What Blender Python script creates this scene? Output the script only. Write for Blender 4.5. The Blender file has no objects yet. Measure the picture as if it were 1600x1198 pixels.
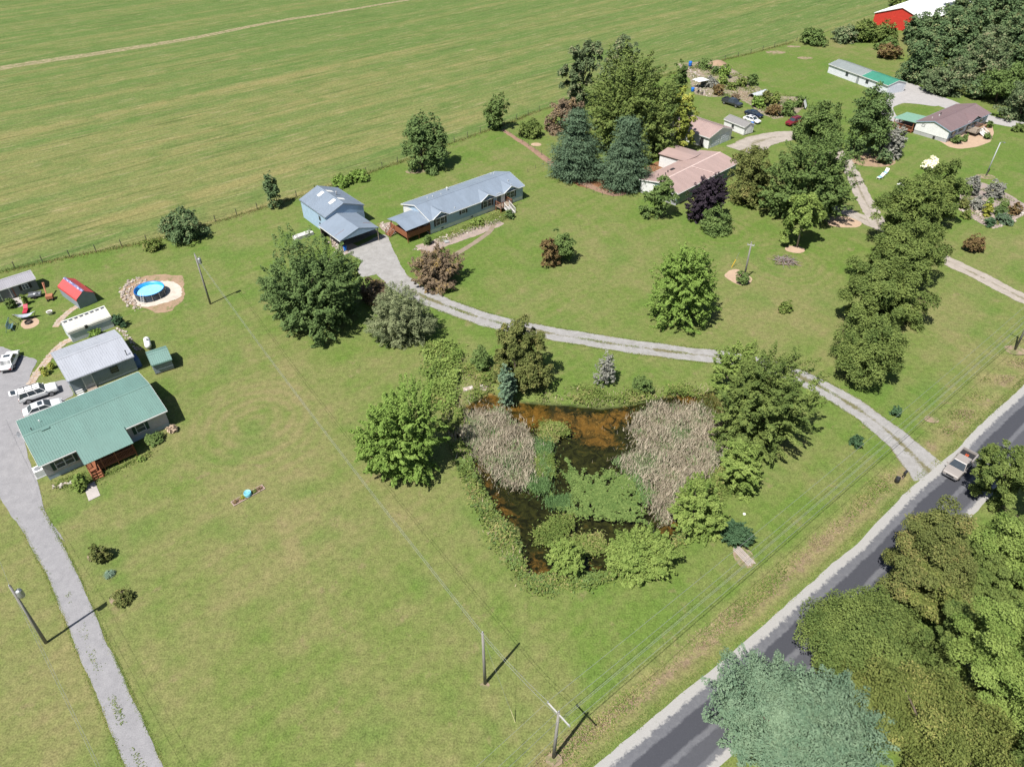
import bpy, bmesh, math, random
import numpy as np
from mathutils import Vector, Matrix
# ---------------------------------------------------------------- camera, sky, sun, exposure
sc = bpy.context.scene
CAM_H, PITCH, FPX = 62.0, 39.5, 1109.0          # metres above the lawn, degrees below the horizon, focal length in photo pixels
cd = bpy.data.cameras.new('camera'); cam = bpy.data.objects.new('camera', cd); sc.collection.objects.link(cam)
cam.location = (0, 0, CAM_H); cam.rotation_euler = (math.radians(90-PITCH), 0, 0)
cd.sensor_width = 36; cd.sensor_fit = 'HORIZONTAL'; cd.lens = 36*FPX/1600; cd.clip_end = 6000; cd.clip_start = .5
sc.camera = cam
SUN_EL, SHADOW_AZ = 59.0, 51.5                  # shadows fall towards this bearing (degrees from +x)
w = bpy.data.worlds.new('World'); sc.world = w; w.use_nodes = True
nt = w.node_tree; bg = nt.nodes['Background']; sky = nt.nodes.new('ShaderNodeTexSky')
sky.sky_type = 'NISHITA'; sky.sun_disc = False; sky.sun_elevation = math.radians(SUN_EL)
sd = math.radians(SHADOW_AZ+180)                # bearing of the sun itself
sky.sun_rotation = math.atan2(math.cos(sd), math.sin(sd)); sky.air_density = 1.1; sky.dust_density = 1.2
nt.links.new(sky.outputs[0], bg.inputs[0]); bg.inputs[1].default_value = .056
sl = bpy.data.lights.new('sun', 'SUN'); so = bpy.data.objects.new('sun', sl); sc.collection.objects.link(so)
sl.energy = 5.0; sl.angle = math.radians(.53); sl.color = (1, .965, .915)
el = math.radians(SUN_EL); az = math.radians(SHADOW_AZ)
dv = Vector((math.cos(el)*math.cos(az), math.cos(el)*math.sin(az), -math.sin(el)))
so.rotation_euler = dv.to_track_quat('-Z', 'Y').to_euler()
sc.view_settings.view_transform = 'Standard'; sc.view_settings.look = 'None'
sc.view_settings.exposure = .8; sc.view_settings.gamma = 1
cy = sc.cycles; cy.max_bounces = 6; cy.diffuse_bounces = 3; cy.glossy_bounces = 2; cy.transmission_bounces = 3; cy.transparent_max_bounces = 8; cy.caustics_reflective = cy.caustics_refractive = False; cy.use_adaptive_sampling = True; cy.adaptive_threshold = .02
# ---------------------------------------------------------------- helpers
col = sc.collection
t_ = math.radians(PITCH)
_fw = np.array([0, math.cos(t_), -math.sin(t_)]); _up = np.array([0, math.sin(t_), math.cos(t_)]); _rt = np.array([1., 0, 0])
def at(px, py, z=0.):
    "surveyed point: the place at height z that the photograph shows at pixel px, py"
    d = _fw*FPX+_rt*(px-800)+_up*(599-py); s = (z-CAM_H)/d[2]
    return Vector((d[0]*s, d[1]*s, z))
def pix(p):
    v = np.array(p)-[0, 0, CAM_H]; k = FPX/(v@_fw); return 800+k*(v@_rt), 599-k*(v@_up)
def tag(o, label=None, cat=None, group=None, kind=None):
    if label: o['label'] = label
    if cat: o['category'] = cat
    if group: o['group'] = group
    if kind: o['kind'] = kind
    return o
def empty(name, loc, yaw=0., label=None, cat=None, group=None):
    o = bpy.data.objects.new(name, None); col.objects.link(o); o.location = loc; o.rotation_euler = (0, 0, yaw); o.empty_display_size = .2
    return tag(o, label, cat, group)
def link(name, me, m, parent=None):
    o = bpy.data.objects.new(name, me); col.objects.link(o)
    if m is not None: me.materials.append(m)
    if parent is not None: o.parent = parent
    return o
class MB:
    def __init__(s): s.v = []; s.f = []
    def add(s, vs, fs):
        n = len(s.v); s.v += [tuple(p) for p in vs]; s.f += [tuple(i+n for i in f) for f in fs]; return s
    def box(s, x0, y0, z0, x1, y1, z1):
        return s.add([(x0,y0,z0),(x1,y0,z0),(x1,y1,z0),(x0,y1,z0),(x0,y0,z1),(x1,y0,z1),(x1,y1,z1),(x0,y1,z1)],
                     [(3,2,1,0),(4,5,6,7),(0,1,5,4),(1,2,6,5),(2,3,7,6),(3,0,4,7)])
    def cbox(s, c, sx, sy, sz, rz=0., rx=0., ry=0.):
        R = Matrix.Rotation(rz,3,'Z') @ Matrix.Rotation(ry,3,'Y') @ Matrix.Rotation(rx,3,'X'); vs = []
        for z in (-1,1):
            for x,y in ((-1,-1),(1,-1),(1,1),(-1,1)): vs.append(Vector(c)+R @ Vector((x*sx/2,y*sy/2,z*sz/2)))
        return s.add(vs, [(3,2,1,0),(4,5,6,7),(0,1,5,4),(1,2,6,5),(2,3,7,6),(3,0,4,7)])
    def slab(s, a, b, c, d, t):
        a,b,c,d = map(Vector,(a,b,c,d)); n = (b-a).cross(d-a).normalized()*t
        return s.add([a-n,b-n,c-n,d-n,a,b,c,d],[(3,2,1,0),(4,5,6,7),(0,1,5,4),(1,2,6,5),(2,3,7,6),(3,0,4,7)])
    def tube(s, pts, r, n=6, cap=True):
        pts = [Vector(p) for p in pts]; rs = r if isinstance(r,(list,tuple)) else [r]*len(pts); b = len(s.v)
        for i,p in enumerate(pts):
            d = (pts[min(i+1,len(pts)-1)]-pts[max(i-1,0)]).normalized()
            u = d.cross(Vector((0,0,1)) if abs(d.z)<.95 else Vector((1,0,0))).normalized(); v = d.cross(u)
            for k in range(n):
                a = 2*math.pi*k/n; s.v.append(tuple(p+(u*math.cos(a)+v*math.sin(a))*rs[i]))
        for i in range(len(pts)-1):
            for k in range(n): s.f.append((b+i*n+k, b+(i+1)*n+k, b+(i+1)*n+(k+1)%n, b+i*n+(k+1)%n))
        if cap:
            s.f.append(tuple(b+k for k in range(n))); s.f.append(tuple(b+(len(pts)-1)*n+k for k in reversed(range(n))))
        return s
    def cyl(s, c, r, h, n=16, r2=None): c = Vector(c); return s.tube([c,c+Vector((0,0,h))],[r,r if r2 is None else r2],n)
    def lathe(s, c, prof, n=16):
        b = len(s.v); c = Vector(c)
        for r,z in prof:
            for k in range(n):
                a = 2*math.pi*k/n; s.v.append((c.x+r*math.cos(a), c.y+r*math.sin(a), c.z+z))
        for i in range(len(prof)-1):
            for k in range(n): s.f.append((b+i*n+k,b+i*n+(k+1)%n,b+(i+1)*n+(k+1)%n,b+(i+1)*n+k))
        return s
    def loft(s, rings):
        b = len(s.v); n = len(rings[0])
        for r in rings: s.v += [tuple(p) for p in r]
        for i in range(len(rings)-1):
            for k in range(n): s.f.append((b+i*n+k,b+i*n+(k+1)%n,b+(i+1)*n+(k+1)%n,b+(i+1)*n+k))
        s.f.append(tuple(b+k for k in reversed(range(n)))); s.f.append(tuple(b+(len(rings)-1)*n+k for k in range(n)))
        return s
    def build(s, name, m, parent=None, smooth=False, kind=None, loc=None):
        me = bpy.data.meshes.new(name); me.from_pydata(s.v,[],s.f)
        if smooth: me.shade_smooth()
        bm = bmesh.new(); bm.from_mesh(me); bmesh.ops.recalc_face_normals(bm,faces=bm.faces); bm.to_mesh(me); bm.free()
        o = link(name,me,m,parent)
        if loc is not None: o.location = loc
        if kind: o['kind'] = kind
        return o
def poly_pts(pp, z=0.): return [at(x,y,z) for x,y in pp]
def crom(pts, step):
    "smooth line through points, resampled about every step metres"
    P = [pts[0]*2-pts[1]]+list(pts)+[pts[-1]*2-pts[-2]]; out = []
    for i in range(1,len(P)-2):
        a,b,c,d = P[i-1:i+3]; n = max(2,int((c-b).length/step))
        for k in range(n):
            t = k/n; out.append(.5*((2*b)+(c-a)*t+(2*a-5*b+4*c-d)*t*t+(3*b-a-3*c+d)*t**3))
    out.append(P[-2]); return out
def wob(n, seed, f=.5):
    r = np.random.default_rng(seed); x = np.arange(n)*f; y = 0
    for k in range(6): y = y+np.sin(x*(.3+1.7*r.random())*(1.7**k*.35)+r.random()*6.28)/(1.25**k)
    return y/4+r.normal(0,.12,n)
def inpoly(x, y, poly):
    x = np.asarray(x,float); y = np.asarray(y,float); ins = np.zeros(x.shape,bool); n = len(poly)
    for i in range(n):
        x1,y1 = poly[i][0],poly[i][1]; x2,y2 = poly[(i+1)%n][0],poly[(i+1)%n][1]
        c = ((y1>y) != (y2>y)) & (x < (x2-x1)*(y-y1)/((y2-y1) or 1e-9)+x1); ins ^= c
    return ins
def pdist(x, y, poly, closed=True):
    x = np.asarray(x,float); y = np.asarray(y,float); d = np.full(x.shape,1e9); n = len(poly)
    for i in range(n if closed else n-1):
        ax,ay = poly[i][0],poly[i][1]; bx,by = poly[(i+1)%n][0],poly[(i+1)%n][1]; L = (bx-ax)**2+(by-ay)**2+1e-12
        t = np.clip(((x-ax)*(bx-ax)+(y-ay)*(by-ay))/L,0,1); d = np.minimum(d,np.hypot(x-ax-t*(bx-ax),y-ay-t*(by-ay)))
    return d
# ---------------------------------------------------------------- materials
class NT:
    def __init__(s, name):
        s.m = bpy.data.materials.new(name); s.m.use_nodes = True; s.t = s.m.node_tree; s.n = s.t.nodes; s.b = s.n['Principled BSDF']; s.out = s.n['Material Output']
    def new(s, ty, **k):
        n = s.n.new(ty)
        for a,b in k.items(): setattr(n,a,b)
        return n
    def ln(s, a, b): s.t.links.new(a,b)
    def val(s, inp, v):
        if isinstance(v,bpy.types.NodeSocket): s.ln(v,inp)
        else: inp.default_value = v
    def math(s, op, a, b=0., clamp=False):
        n = s.new('ShaderNodeMath',operation=op,use_clamp=clamp); s.val(n.inputs[0],a); s.val(n.inputs[1],b); return n.outputs[0]
    def noise(s, vec, scale, detail=4., rough=.55, dist=0.):
        n = s.new('ShaderNodeTexNoise'); s.val(n.inputs['Scale'],scale); n.inputs['Detail'].default_value = detail; n.inputs['Roughness'].default_value = rough; n.inputs['Distortion'].default_value = dist
        if vec is not None: s.ln(vec,n.inputs['Vector'])
        return n.outputs['Fac']
    def ramp(s, f, lo, hi): 
        n = s.new('ShaderNodeMapRange',clamp=True); s.val(n.inputs[0],f); n.inputs[1].default_value = lo; n.inputs[2].default_value = hi; return n.outputs[0]
    def mix(s, f, a, b, mode='MIX'):
        n = s.new('ShaderNodeMix',data_type='RGBA',blend_type=mode); s.val(n.inputs['Factor'],f)
        for i,c in ((6,a),(7,b)):
            if isinstance(c,bpy.types.NodeSocket): s.ln(c,n.inputs[i])
            else: n.inputs[i].default_value = (*c,1) if len(c)==3 else c
        return n.outputs[2]
    def pos(s): return s.new('ShaderNodeNewGeometry').outputs['Position']
    def obj(s): return s.new('ShaderNodeTexCoord').outputs['Object']
    def mapv(s, v, scale=(1,1,1), rot=(0,0,0)):
        n = s.new('ShaderNodeMapping'); s.ln(v,n.inputs[0]); n.inputs['Scale'].default_value = (1,1,1) if any(rot) else scale; n.inputs['Rotation'].default_value = rot; return s.mapv(n.outputs[0],scale) if any(rot) else n.outputs[0]
    def attr(s, name): n = s.new('ShaderNodeAttribute',attribute_name=name); return n.outputs['Fac']
    def bump(s, h, strength, dist=.1):
        n = s.new('ShaderNodeBump'); n.inputs['Strength'].default_value = strength; n.inputs['Distance'].default_value = dist; s.ln(h,n.inputs['Height']); s.ln(n.outputs[0],s.b.inputs['Normal'])
    def done(s, colr, rough=.8, spec=.3):
        s.val(s.b.inputs['Base Color'], colr if isinstance(colr,bpy.types.NodeSocket) else (*colr,1)); s.val(s.b.inputs['Roughness'],rough); s.b.inputs['Specular IOR Level'].default_value = spec; return s.m
_mc = {}; KB = .8; KG = .735; KL = 1.45          # overall paint, ground and leaf reflectance
def M(name, c1, c2=None, scale=2., rough=.6, spec=.4, metal=0., bump=0., bscale=12., coat=0., stretch=(1,1,1)):
    "plain surface: two tones of the same colour broken up by noise, light wear, fine relief"
    if name in _mc: return _mc[name]
    k = NT(name); v = k.mapv(k.obj(),stretch)
    if c2 is None: c2 = tuple(x*.78 for x in c1)
    c1 = tuple(x*KB for x in c1); c2 = tuple(x*KB for x in c2)
    n1 = k.noise(v,scale,5,.6); n2 = k.noise(v,scale*9,3,.6)
    f = k.ramp(k.math('ADD',k.math('MULTIPLY',n1,.7),k.math('MULTIPLY',n2,.3)),.33,.67)
    k.b.inputs['Metallic'].default_value = metal; k.b.inputs['Coat Weight'].default_value = coat
    if bump: k.bump(k.noise(v,bscale,3),bump,.03)
    _mc[name] = k.done(k.mix(f,c1,c2),k.math('ADD',rough-.06,k.math('MULTIPLY',n1,.12)),spec); return _mc[name]
def siding(name, c, pitch=.2, rough=.55, vertical=False):
    "lap siding or ribbed sheet: real-scale relief and faint joint lines"
    if name in _mc: return _mc[name]
    c = tuple(x*KB for x in c); k = NT(name); o = k.obj(); s = k.new('ShaderNodeSeparateXYZ'); k.ln(o,s.inputs[0])
    a = k.math('ADD',s.outputs[0],s.outputs[1]) if vertical else s.outputs[2]
    fr = k.math('FRACT',k.math('DIVIDE',k.math('ADD',a,50.),pitch)); k.bump(fr,.6,pitch*.12)
    n = k.noise(o,1.3,5,.6); d = k.ramp(fr,0.,.13)
    c0 = k.mix(k.ramp(n,.35,.7),c,tuple(x*.86 for x in c)); _mc[name] = k.done(k.mix(d,tuple(x*.72 for x in c),c0),rough,.35); return _mc[name]
def leafm(name, c1, c2, c3=None, trans=.3):
    "foliage: each leaf its own tone between c1 and c2, some leaves c3, light passing through"
    if name in _mc: return _mc[name]
    c1,c2,c3 = [None if c is None else tuple(x*KL for x in c) for c in (c1,c2,c3)]; k = NT(name); r = k.attr('tone'); n = k.noise(k.pos(),.45,3,.6)
    f = k.math('ADD',k.math('MULTIPLY',r,.75),k.math('MULTIPLY',k.ramp(n,.3,.7),.35),True); cc = k.mix(f,c1,c2)
    if c3: cc = k.mix(k.ramp(k.math('ADD',r,k.math('MULTIPLY',n,.6)),.98,1.28),cc,c3)
    k.done(cc,.7,.1); tr = k.new('ShaderNodeBsdfTranslucent'); k.ln(k.mix(.5,cc,(.5,.62,.1),'MULTIPLY') if False else cc,tr.inputs[0])
    mx = k.new('ShaderNodeMixShader'); mx.inputs[0].default_value = trans; k.ln(k.b.outputs[0],mx.inputs[1]); k.ln(tr.outputs[0],mx.inputs[2]); k.ln(mx.outputs[0],k.out.inputs[0])
    _mc[name] = k.m; return k.m
# ---------------------------------------------------------------- ground, field, roads, pond
def idw(X, Y, ctrl, p=3.):
    num = np.zeros_like(X); den = np.zeros_like(X)
    for a,b,v in ctrl:
        q = at(a,b); d2 = (X-q.x)**2+(Y-q.y)**2+9.; wgt = d2**(-p/2); num += wgt*v; den += wgt
    return num/den
LAWN_DRY = [(300,900,.62),(500,850,.66),(650,900,.52),(100,1050,.58),(600,1050,.5),(800,960,.32),(1000,960,.2),(1200,800,.12),(1100,920,.15),
 (450,620,.6),(330,650,.48),(560,560,.42),(300,560,.48),(400,480,.36),(180,400,.3),(600,280,.22),(760,220,.33),(700,480,.1),(620,420,.02),(640,395,.05),(900,450,.45),
 (800,420,.38),(980,350,.32),(1200,370,.15),(1200,480,.62),(1000,550,.28),(900,570,.25),(1280,560,.62),(1400,650,.4),(1500,520,.42),(1480,600,.45),(1250,620,.3),(1330,620,.2),
 (1550,420,.36),(1450,220,.12),(1560,260,.12),(1250,120,.1),(1150,80,.1),(1300,75,.45),(20,480,.15),(100,400,.3),(850,230,.25),(20,1000,.5),(1000,1100,.2),(850,1060,.4),(700,1000,.45),(420,740,.6),(280,760,.55)]
WLEV = -.45
WATER = [(719,645),(740,628),(768,616),(797,629),(843,632),(892,635),(940,640),(989,634),(1038,622),(1110,614),(1133,652),(1149,687),(1140,715),(1120,743),(1090,790),(1064,827),(1022,860),(975,880),(940,893),(908,889),(862,897),(826,896),(818,863),(812,825),(778,801),(758,762),(739,720),(712,681)]
water_w = [(p.x,p.y) for p in poly_pts(WATER,WLEV)]
ORANGE = [[(722,640),(768,618),(800,632),(850,640),(905,648),(940,650),(985,640),(1000,648),(950,668),(962,690),(940,696),(915,690),(895,670),(850,668),(830,665),(800,652),(760,640)],
          [(744,728),(752,732),(776,772),(800,808),(812,826),(806,828),(784,802),(764,765)],[(822,875),(840,872),(852,893),(905,890),(930,893),(900,900),(830,898)],[(1040,622),(1110,615),(1135,655),(1110,640)],[(1050,800),(1080,815),(1062,830),(1035,838)]]
orange_w = [[(p.x,p.y) for p in poly_pts(q,-.8)] for q in ORANGE]
ROADC = [(870,1330),(998,1222),(1172,1070),(1287,967),(1394,862),(1460,795),(1500,757),(1549,708),(1620,637),(1697,560),(1820,446),(2020,300)]
road_c = crom(poly_pts(ROADC),2.)
ditch_l = None
def road_sd(X, Y):
    "signed distance from the road's centre line, positive on the lawn side"
    best = np.full(X.shape,1e9); sg = np.zeros(X.shape)
    for a,b in zip(road_c[:-1:4],road_c[4::4]):
        L = (b-a).length; ux,uy = (b.x-a.x)/L,(b.y-a.y)/L; t = np.clip((X-a.x)*ux+(Y-a.y)*uy,0,L)
        dx,dy = X-a.x-ux*t,Y-a.y-uy*t; d = np.hypot(dx,dy); k = d<best; best = np.where(k,d,best); sg = np.where(k,np.sign(ux*dy-uy*dx),sg)
    return best*sg
def grass_mat(name, green, dry, lush, field=False):
    green,dry,lush = [tuple(x*KG*.97 for x in c) for c in (green,dry,lush)]; k = NT(name); p = k.pos(); a = math.radians(-41)
    d = k.attr('dry'); n1 = k.noise(p,.05,2,.6); n2 = k.noise(p,.22,3.,.7); n3 = k.noise(p,1.6,2.,.65); n4 = k.noise(p,6.,1.,.7)
    if field:
        st = k.mapv(p,(.05,1.,1.),(0,0,a)); s1 = k.noise(st,.32,3,.7); s2 = k.noise(k.mapv(p,(.02,1.,1.),(0,0,a)),.12,1,.6); s3 = k.noise(k.mapv(p,(.12,1.,1.),(0,0,a)),1.1,2,.75)
        f = k.math('ADD',d,k.math('ADD',k.math('MULTIPLY',k.math('SUBTRACT',s1,.5),1.7),k.math('ADD',k.math('MULTIPLY',k.math('SUBTRACT',s2,.5),1.9),k.math('MULTIPLY',k.math('SUBTRACT',n2,.5),.9))),True)
    else:
        mw = k.noise(k.mapv(p,(.05,1.,1.),(0,0,math.radians(-43))),.7,1,.5); mw2 = k.noise(k.mapv(p,(1.,.05,1.),(0,0,math.radians(-30))),.6,1,.5)
        f = k.math('ADD',d,k.math('ADD',k.math('MULTIPLY',k.math('SUBTRACT',n1,.5),1.3),k.math('ADD',k.math('MULTIPLY',k.math('SUBTRACT',n2,.5),1.35),k.math('ADD',k.math('MULTIPLY',k.math('SUBTRACT',mw,.5),.6),k.math('MULTIPLY',k.math('SUBTRACT',mw2,.5),.45)))),True)
        for cx,cy,rm in ((1226,408,13.),(1128,362,11.),(1100,700,0.),(400,660,14.)):
            if not rm: continue
            q = at(cx,cy); vd = k.new('ShaderNodeVectorMath',operation='DISTANCE'); k.ln(p,vd.inputs[0]); vd.inputs[1].default_value = (q.x,q.y,0); ds = k.math('ADD',vd.outputs['Value'],k.math('MULTIPLY',n2,2.2))
            f = k.math('ADD',f,k.math('MULTIPLY',k.math('MULTIPLY',k.math('SINE',k.math('MULTIPLY',ds,3.6)),k.math('SUBTRACT',1.,k.ramp(ds,rm*.45,rm))),.16),True)
    c = k.mix(f,green,dry); c = k.mix(k.math('MULTIPLY',k.ramp(k.noise(p,.13,2,.6),.52,.72),.55),c,lush)
    if field:
        c = k.mix(k.math('MULTIPLY',k.ramp(s3,.55,.72),.62),c,(.25,.21,.115)); c = k.mix(k.math('MULTIPLY',k.ramp(k.noise(st,.9,2,.7),.53,.7),.62),c,tuple(x*.62 for x in lush))
    else:
        c = k.mix(k.math('MULTIPLY',k.ramp(k.noise(p,.34,3,.7),.62,.74),.6),c,(.185,.145,.08))
    if not field: c = k.mix(k.ramp(k.math('ADD',d,k.math('MULTIPLY',k.math('SUBTRACT',k.noise(p,.7,3,.75),.5),1.7)),1.0,1.4),c,(.18,.135,.085))
    g = k.math('MAXIMUM',.25,k.math('ADD',-.05 if not field else -.2,k.math('ADD',k.math('MULTIPLY',n3,.85 if not field else 1.1),k.math('MULTIPLY',n4,1.22)))); c = k.mix(1.,c,k.mixv(g),'MULTIPLY')
    if not field:
        bed = k.attr('bed'); sed = k.attr('sed'); nn = k.noise(p,.9,3,.7,1.2)
        mud = k.mix(k.ramp(nn,.4,.62),(.014,.016,.007),(.045,.052,.02)); nb = k.noise(p,.45,3,.7,1.); org = k.mix(k.ramp(nb,.4,.62),(.2,.112,.036),(.045,.037,.016)); org = k.mix(k.ramp(k.noise(p,2.3,2,.7,2.),.57,.66),org,(.3,.185,.075))
        c = k.mix(bed,c,k.mix(k.ramp(k.math('ADD',sed,k.math('MULTIPLY',k.math('SUBTRACT',nn,.5),2.2)),.32,.75),mud,org))
    k.bump(n4,.5,.1); return k.done(c,.85,.12)
def _mixv(s, v):
    n = s.new('ShaderNodeCombineColor'); [s.ln(v,n.inputs[i]) for i in range(3)]; return n.outputs[0]
NT.mixv = _mixv
lawn_m = grass_mat('lawn_grass',(.122,.186,.036),(.23,.208,.09),(.096,.178,.03)); field_m = grass_mat('field_grass',(.122,.184,.048),(.245,.226,.086),(.09,.16,.034),True)
def axis(lo, hi, step, far_lo, far_hi):
    a = list(np.arange(lo,hi,step)); d = step; x = lo
    while x > far_lo: d = min(d*1.15,120); x -= d; a.insert(0,x)
    d = step; x = a[-1]
    while x < far_hi: d = min(d*1.15,120); x += d; a.append(x)
    return np.array(a)
gx = axis(-14,36,.5,-1900,1900); gy = axis(26,80,.5,-900,3000)
X,Y = np.meshgrid(gx,gy); ins = inpoly(X,Y,water_w); dw = pdist(X,Y,water_w)
Z = np.where(ins,WLEV-np.clip(dw*.2,.02,.85),0.); out = ~ins & (dw<1.8); Z = np.where(out,WLEV*(1-dw/1.8)**1.0,Z)
rs = road_sd(X,Y); dd = (rs-5.6)/1.0; Z = Z-.3*np.exp(-dd*dd)*(np.abs(X-1)<400)
Z[(X>4000)] = 0
dpr = pdist(X,Y,[(p.x,p.y) for p in poly_pts([(1380,672),(1450,738),(1490,770)])],False); Z = np.where((rs>2.5)&(dpr<5),Z*np.clip((dpr-3.2)/1.8,0,1),Z)
dry = idw(X,Y,LAWN_DRY); dry = np.where(np.abs(rs-5.2)<4,np.maximum(dry,1.25-.45*np.abs(rs-5.2)**1.1),dry)
bed = np.where(ins,1.,np.clip(1-dw/.5,0,1)); sed = np.zeros_like(X)
for q in orange_w: sed = np.maximum(sed,np.clip(.5+np.where(inpoly(X,Y,q),1,-1)*pdist(X,Y,q)/3.,0,1))
def grid_obj(name, X, Y, Z, m, **at_):
    h,wd = X.shape; me = bpy.data.meshes.new(name); i = np.arange(h*wd).reshape(h,wd)
    fs = np.stack([i[:-1,:-1],i[:-1,1:],i[1:,1:],i[1:,:-1]],-1).reshape(-1,4)
    me.vertices.add(h*wd); me.vertices.foreach_set('co',np.stack([X,Y,Z],-1).astype(np.float32).ravel())
    me.loops.add(fs.size); me.loops.foreach_set('vertex_index',fs.astype(np.int32).ravel()); me.polygons.add(len(fs)); me.polygons.foreach_set('loop_start',np.arange(0,fs.size,4,dtype=np.int32)); me.update(); me.validate()
    for n,v in at_.items(): me.attributes.new(n,'FLOAT','POINT').data.foreach_set('value',v.astype(np.float32).ravel())
    return link(name,me,m)
tag(grid_obj('ground',X,Y,Z,lawn_m,dry=dry,bed=bed,sed=sed),'mown lawn with dry yellowish patches',None,None,'structure')
FENCE = [(0,425),(130,397),(232,377),(350,343),(480,303),(600,262),(700,226),(800,190),(862,167)]
fp = poly_pts(FENCE); fdir = (fp[-1]-fp[0]).normalized(); fline = [fp[0]-fdir*260]+fp+[fp[-1]+fdir*75,at(1090,104),at(1180,82),at(1250,63)]+[at(1250,63)+fdir*k for k in (60,200,700,1500)]
fline = fline[:10]+fline[11:]
fr = crom(fline[1:-4],2.); fr = [fline[0],fp[0]-fdir*120,fp[0]-fdir*40]+fr+fline[-4:]
nrm = Vector((-fdir.y,fdir.x,0)); ts = [0,1,2.5,5,8,12,17,23,30,40,52,66,82,100,125,155,190,240,300,400,600,1000,1800]
FX = np.array([[p.x+nrm.x*t for p in fr] for t in ts]); FY = np.array([[p.y+nrm.y*t for p in fr] for t in ts])
FIELD_DRY = [(60,400,.5),(250,330,.55),(450,270,.55),(650,190,.5),(200,250,.62),(500,200,.42),(900,80,.12),(100,50,.15),(1100,60,.08),(700,130,.3),(300,120,.35),(30,180,.4),(800,140,.25),(500,60,.15),(1200,30,.1),(300,20,.1),(40,300,.58)]
tag(grid_obj('field',FX[::-1],FY[::-1],FX*0+.012,field_m,dry=idw(FX,FY,FIELD_DRY)[::-1]),'mown hay field with straw streaks',None,None,'structure')
def ribbon(name, pts, wd, m, z, jag=.15, step=.5, n=8, seed=1, kind='structure', label=None, tgt=None):
    c = crom(pts,step); N = len(c); wv = np.interp(np.linspace(0,1,N),np.linspace(0,1,len(wd)),wd) if isinstance(wd,(list,tuple)) else np.full(N,wd)
    a = wob(N,seed)*jag; b = wob(N,seed+77)*jag; vs = []; uv = []; L = 0; Xa=[];Ya=[];U=[];V=[]
    for i,p in enumerate(c):
        t = c[min(i+1,N-1)]-c[max(i-1,0)]; nr = Vector((-t.y,t.x,0)).normalized()
        if i: L += (c[i]-c[i-1]).length
        rowx=[];rowy=[]
        for k in range(n+1):
            u = k/n; off = (u-.5)*wv[i]+(a[i]*max(0,(u-.5))*2 if u>.5 else -b[i]*max(0,.5-u)*2); q = p+nr*off; rowx.append(q.x); rowy.append(q.y)
        Xa.append(rowx); Ya.append(rowy); U.append([k/n for k in range(n+1)]); V.append([L]*(n+1))
    Xa=np.array(Xa);Ya=np.array(Ya); o = grid_obj(name,Xa[:,::-1],Ya[:,::-1],Xa*0+z,m,u=np.array(U)[:,::-1],v=np.array(V)); return tag(o,label,None,None,kind)
def patch(name, pp, m, z, jag=.2, step=.4, seed=3, world=False, label=None, kind='structure'):
    P = list(pp) if world else poly_pts(pp); P2 = []
    for i,p in enumerate(P):
        q = P[(i+1)%len(P)]; n = max(1,int((q-p).length/step)); P2 += [p.lerp(q,k/n) for k in range(n)]
    for _ in range(3 if jag else 0): P2 = [(P2[i-1]+P2[i]*2+P2[(i+1)%len(P2)])/4 for i in range(len(P2))]
    wv = wob(len(P2),seed)*jag; c = sum(P2,Vector())/len(P2); vs = []
    for i,p in enumerate(P2):
        t = P2[(i+1)%len(P2)]-P2[i-1]; nr = Vector((t.y,-t.x,0)).normalized(); vs.append((p.x+nr.x*wv[i],p.y+nr.y*wv[i],z))
    bm = bmesh.new(); vv = [bm.verts.new(v) for v in vs]; es = [bm.edges.new((vv[i],vv[(i+1)%len(vv)])) for i in range(len(vv))]
    bmesh.ops.triangle_fill(bm,edges=es,use_beauty=True); bmesh.ops.recalc_face_normals(bm,faces=bm.faces)
    if bm.faces and sum(f.normal.z for f in bm.faces)<0: bmesh.ops.reverse_faces(bm,faces=bm.faces)
    me = bpy.data.meshes.new(name); bm.to_mesh(me); bm.free(); return tag(link(name,me,m),label,None,None,kind)
def road_mat():
    k = NT('asphalt'); p = k.pos(); q_ = lambda *c: tuple(x*KG for x in c); u = k.attr('u'); n = k.noise(p,.16,3,.7,.4); n2 = k.noise(p,2.,4,.7); n3 = k.noise(p,14.,3,.7)
    uu = k.math('ADD',u,k.math('MULTIPLY',k.math('SUBTRACT',n2,.5),.2)); uu2 = k.math('ADD',u,k.math('ADD',k.math('MULTIPLY',k.math('SUBTRACT',n,.5),.1),k.math('MULTIPLY',k.math('SUBTRACT',n2,.5),.07)))
    c = k.mix(k.ramp(n2,.35,.7),q_(.12,.122,.135),q_(.155,.157,.168))
    band = k.math('MULTIPLY',k.ramp(uu2,.45,.48),k.math('SUBTRACT',1.,k.ramp(uu2,.71,.74))); band2 = k.math('MULTIPLY',k.ramp(uu2,.16,.19),k.math('SUBTRACT',1.,k.ramp(uu2,.37,.4)))
    c = k.mix(k.math('MULTIPLY',band,.9),c,q_(.05,.052,.063)); c = k.mix(k.math('MULTIPLY',band2,.8),c,q_(.065,.067,.078))
    edge = k.math('MAXIMUM',k.ramp(uu,.84,.88),k.math('SUBTRACT',1.,k.ramp(uu,.08,.12))); c = k.mix(edge,c,k.mix(k.ramp(n3,.35,.65),q_(.42,.41,.39),q_(.31,.3,.285)))
    g = k.math('ADD',.74,k.math('MULTIPLY',n3,.52)); c = k.mix(1.,c,k.mixv(g),'MULTIPLY'); k.bump(n3,.4,.02); return k.done(c,.8,.25)
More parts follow.
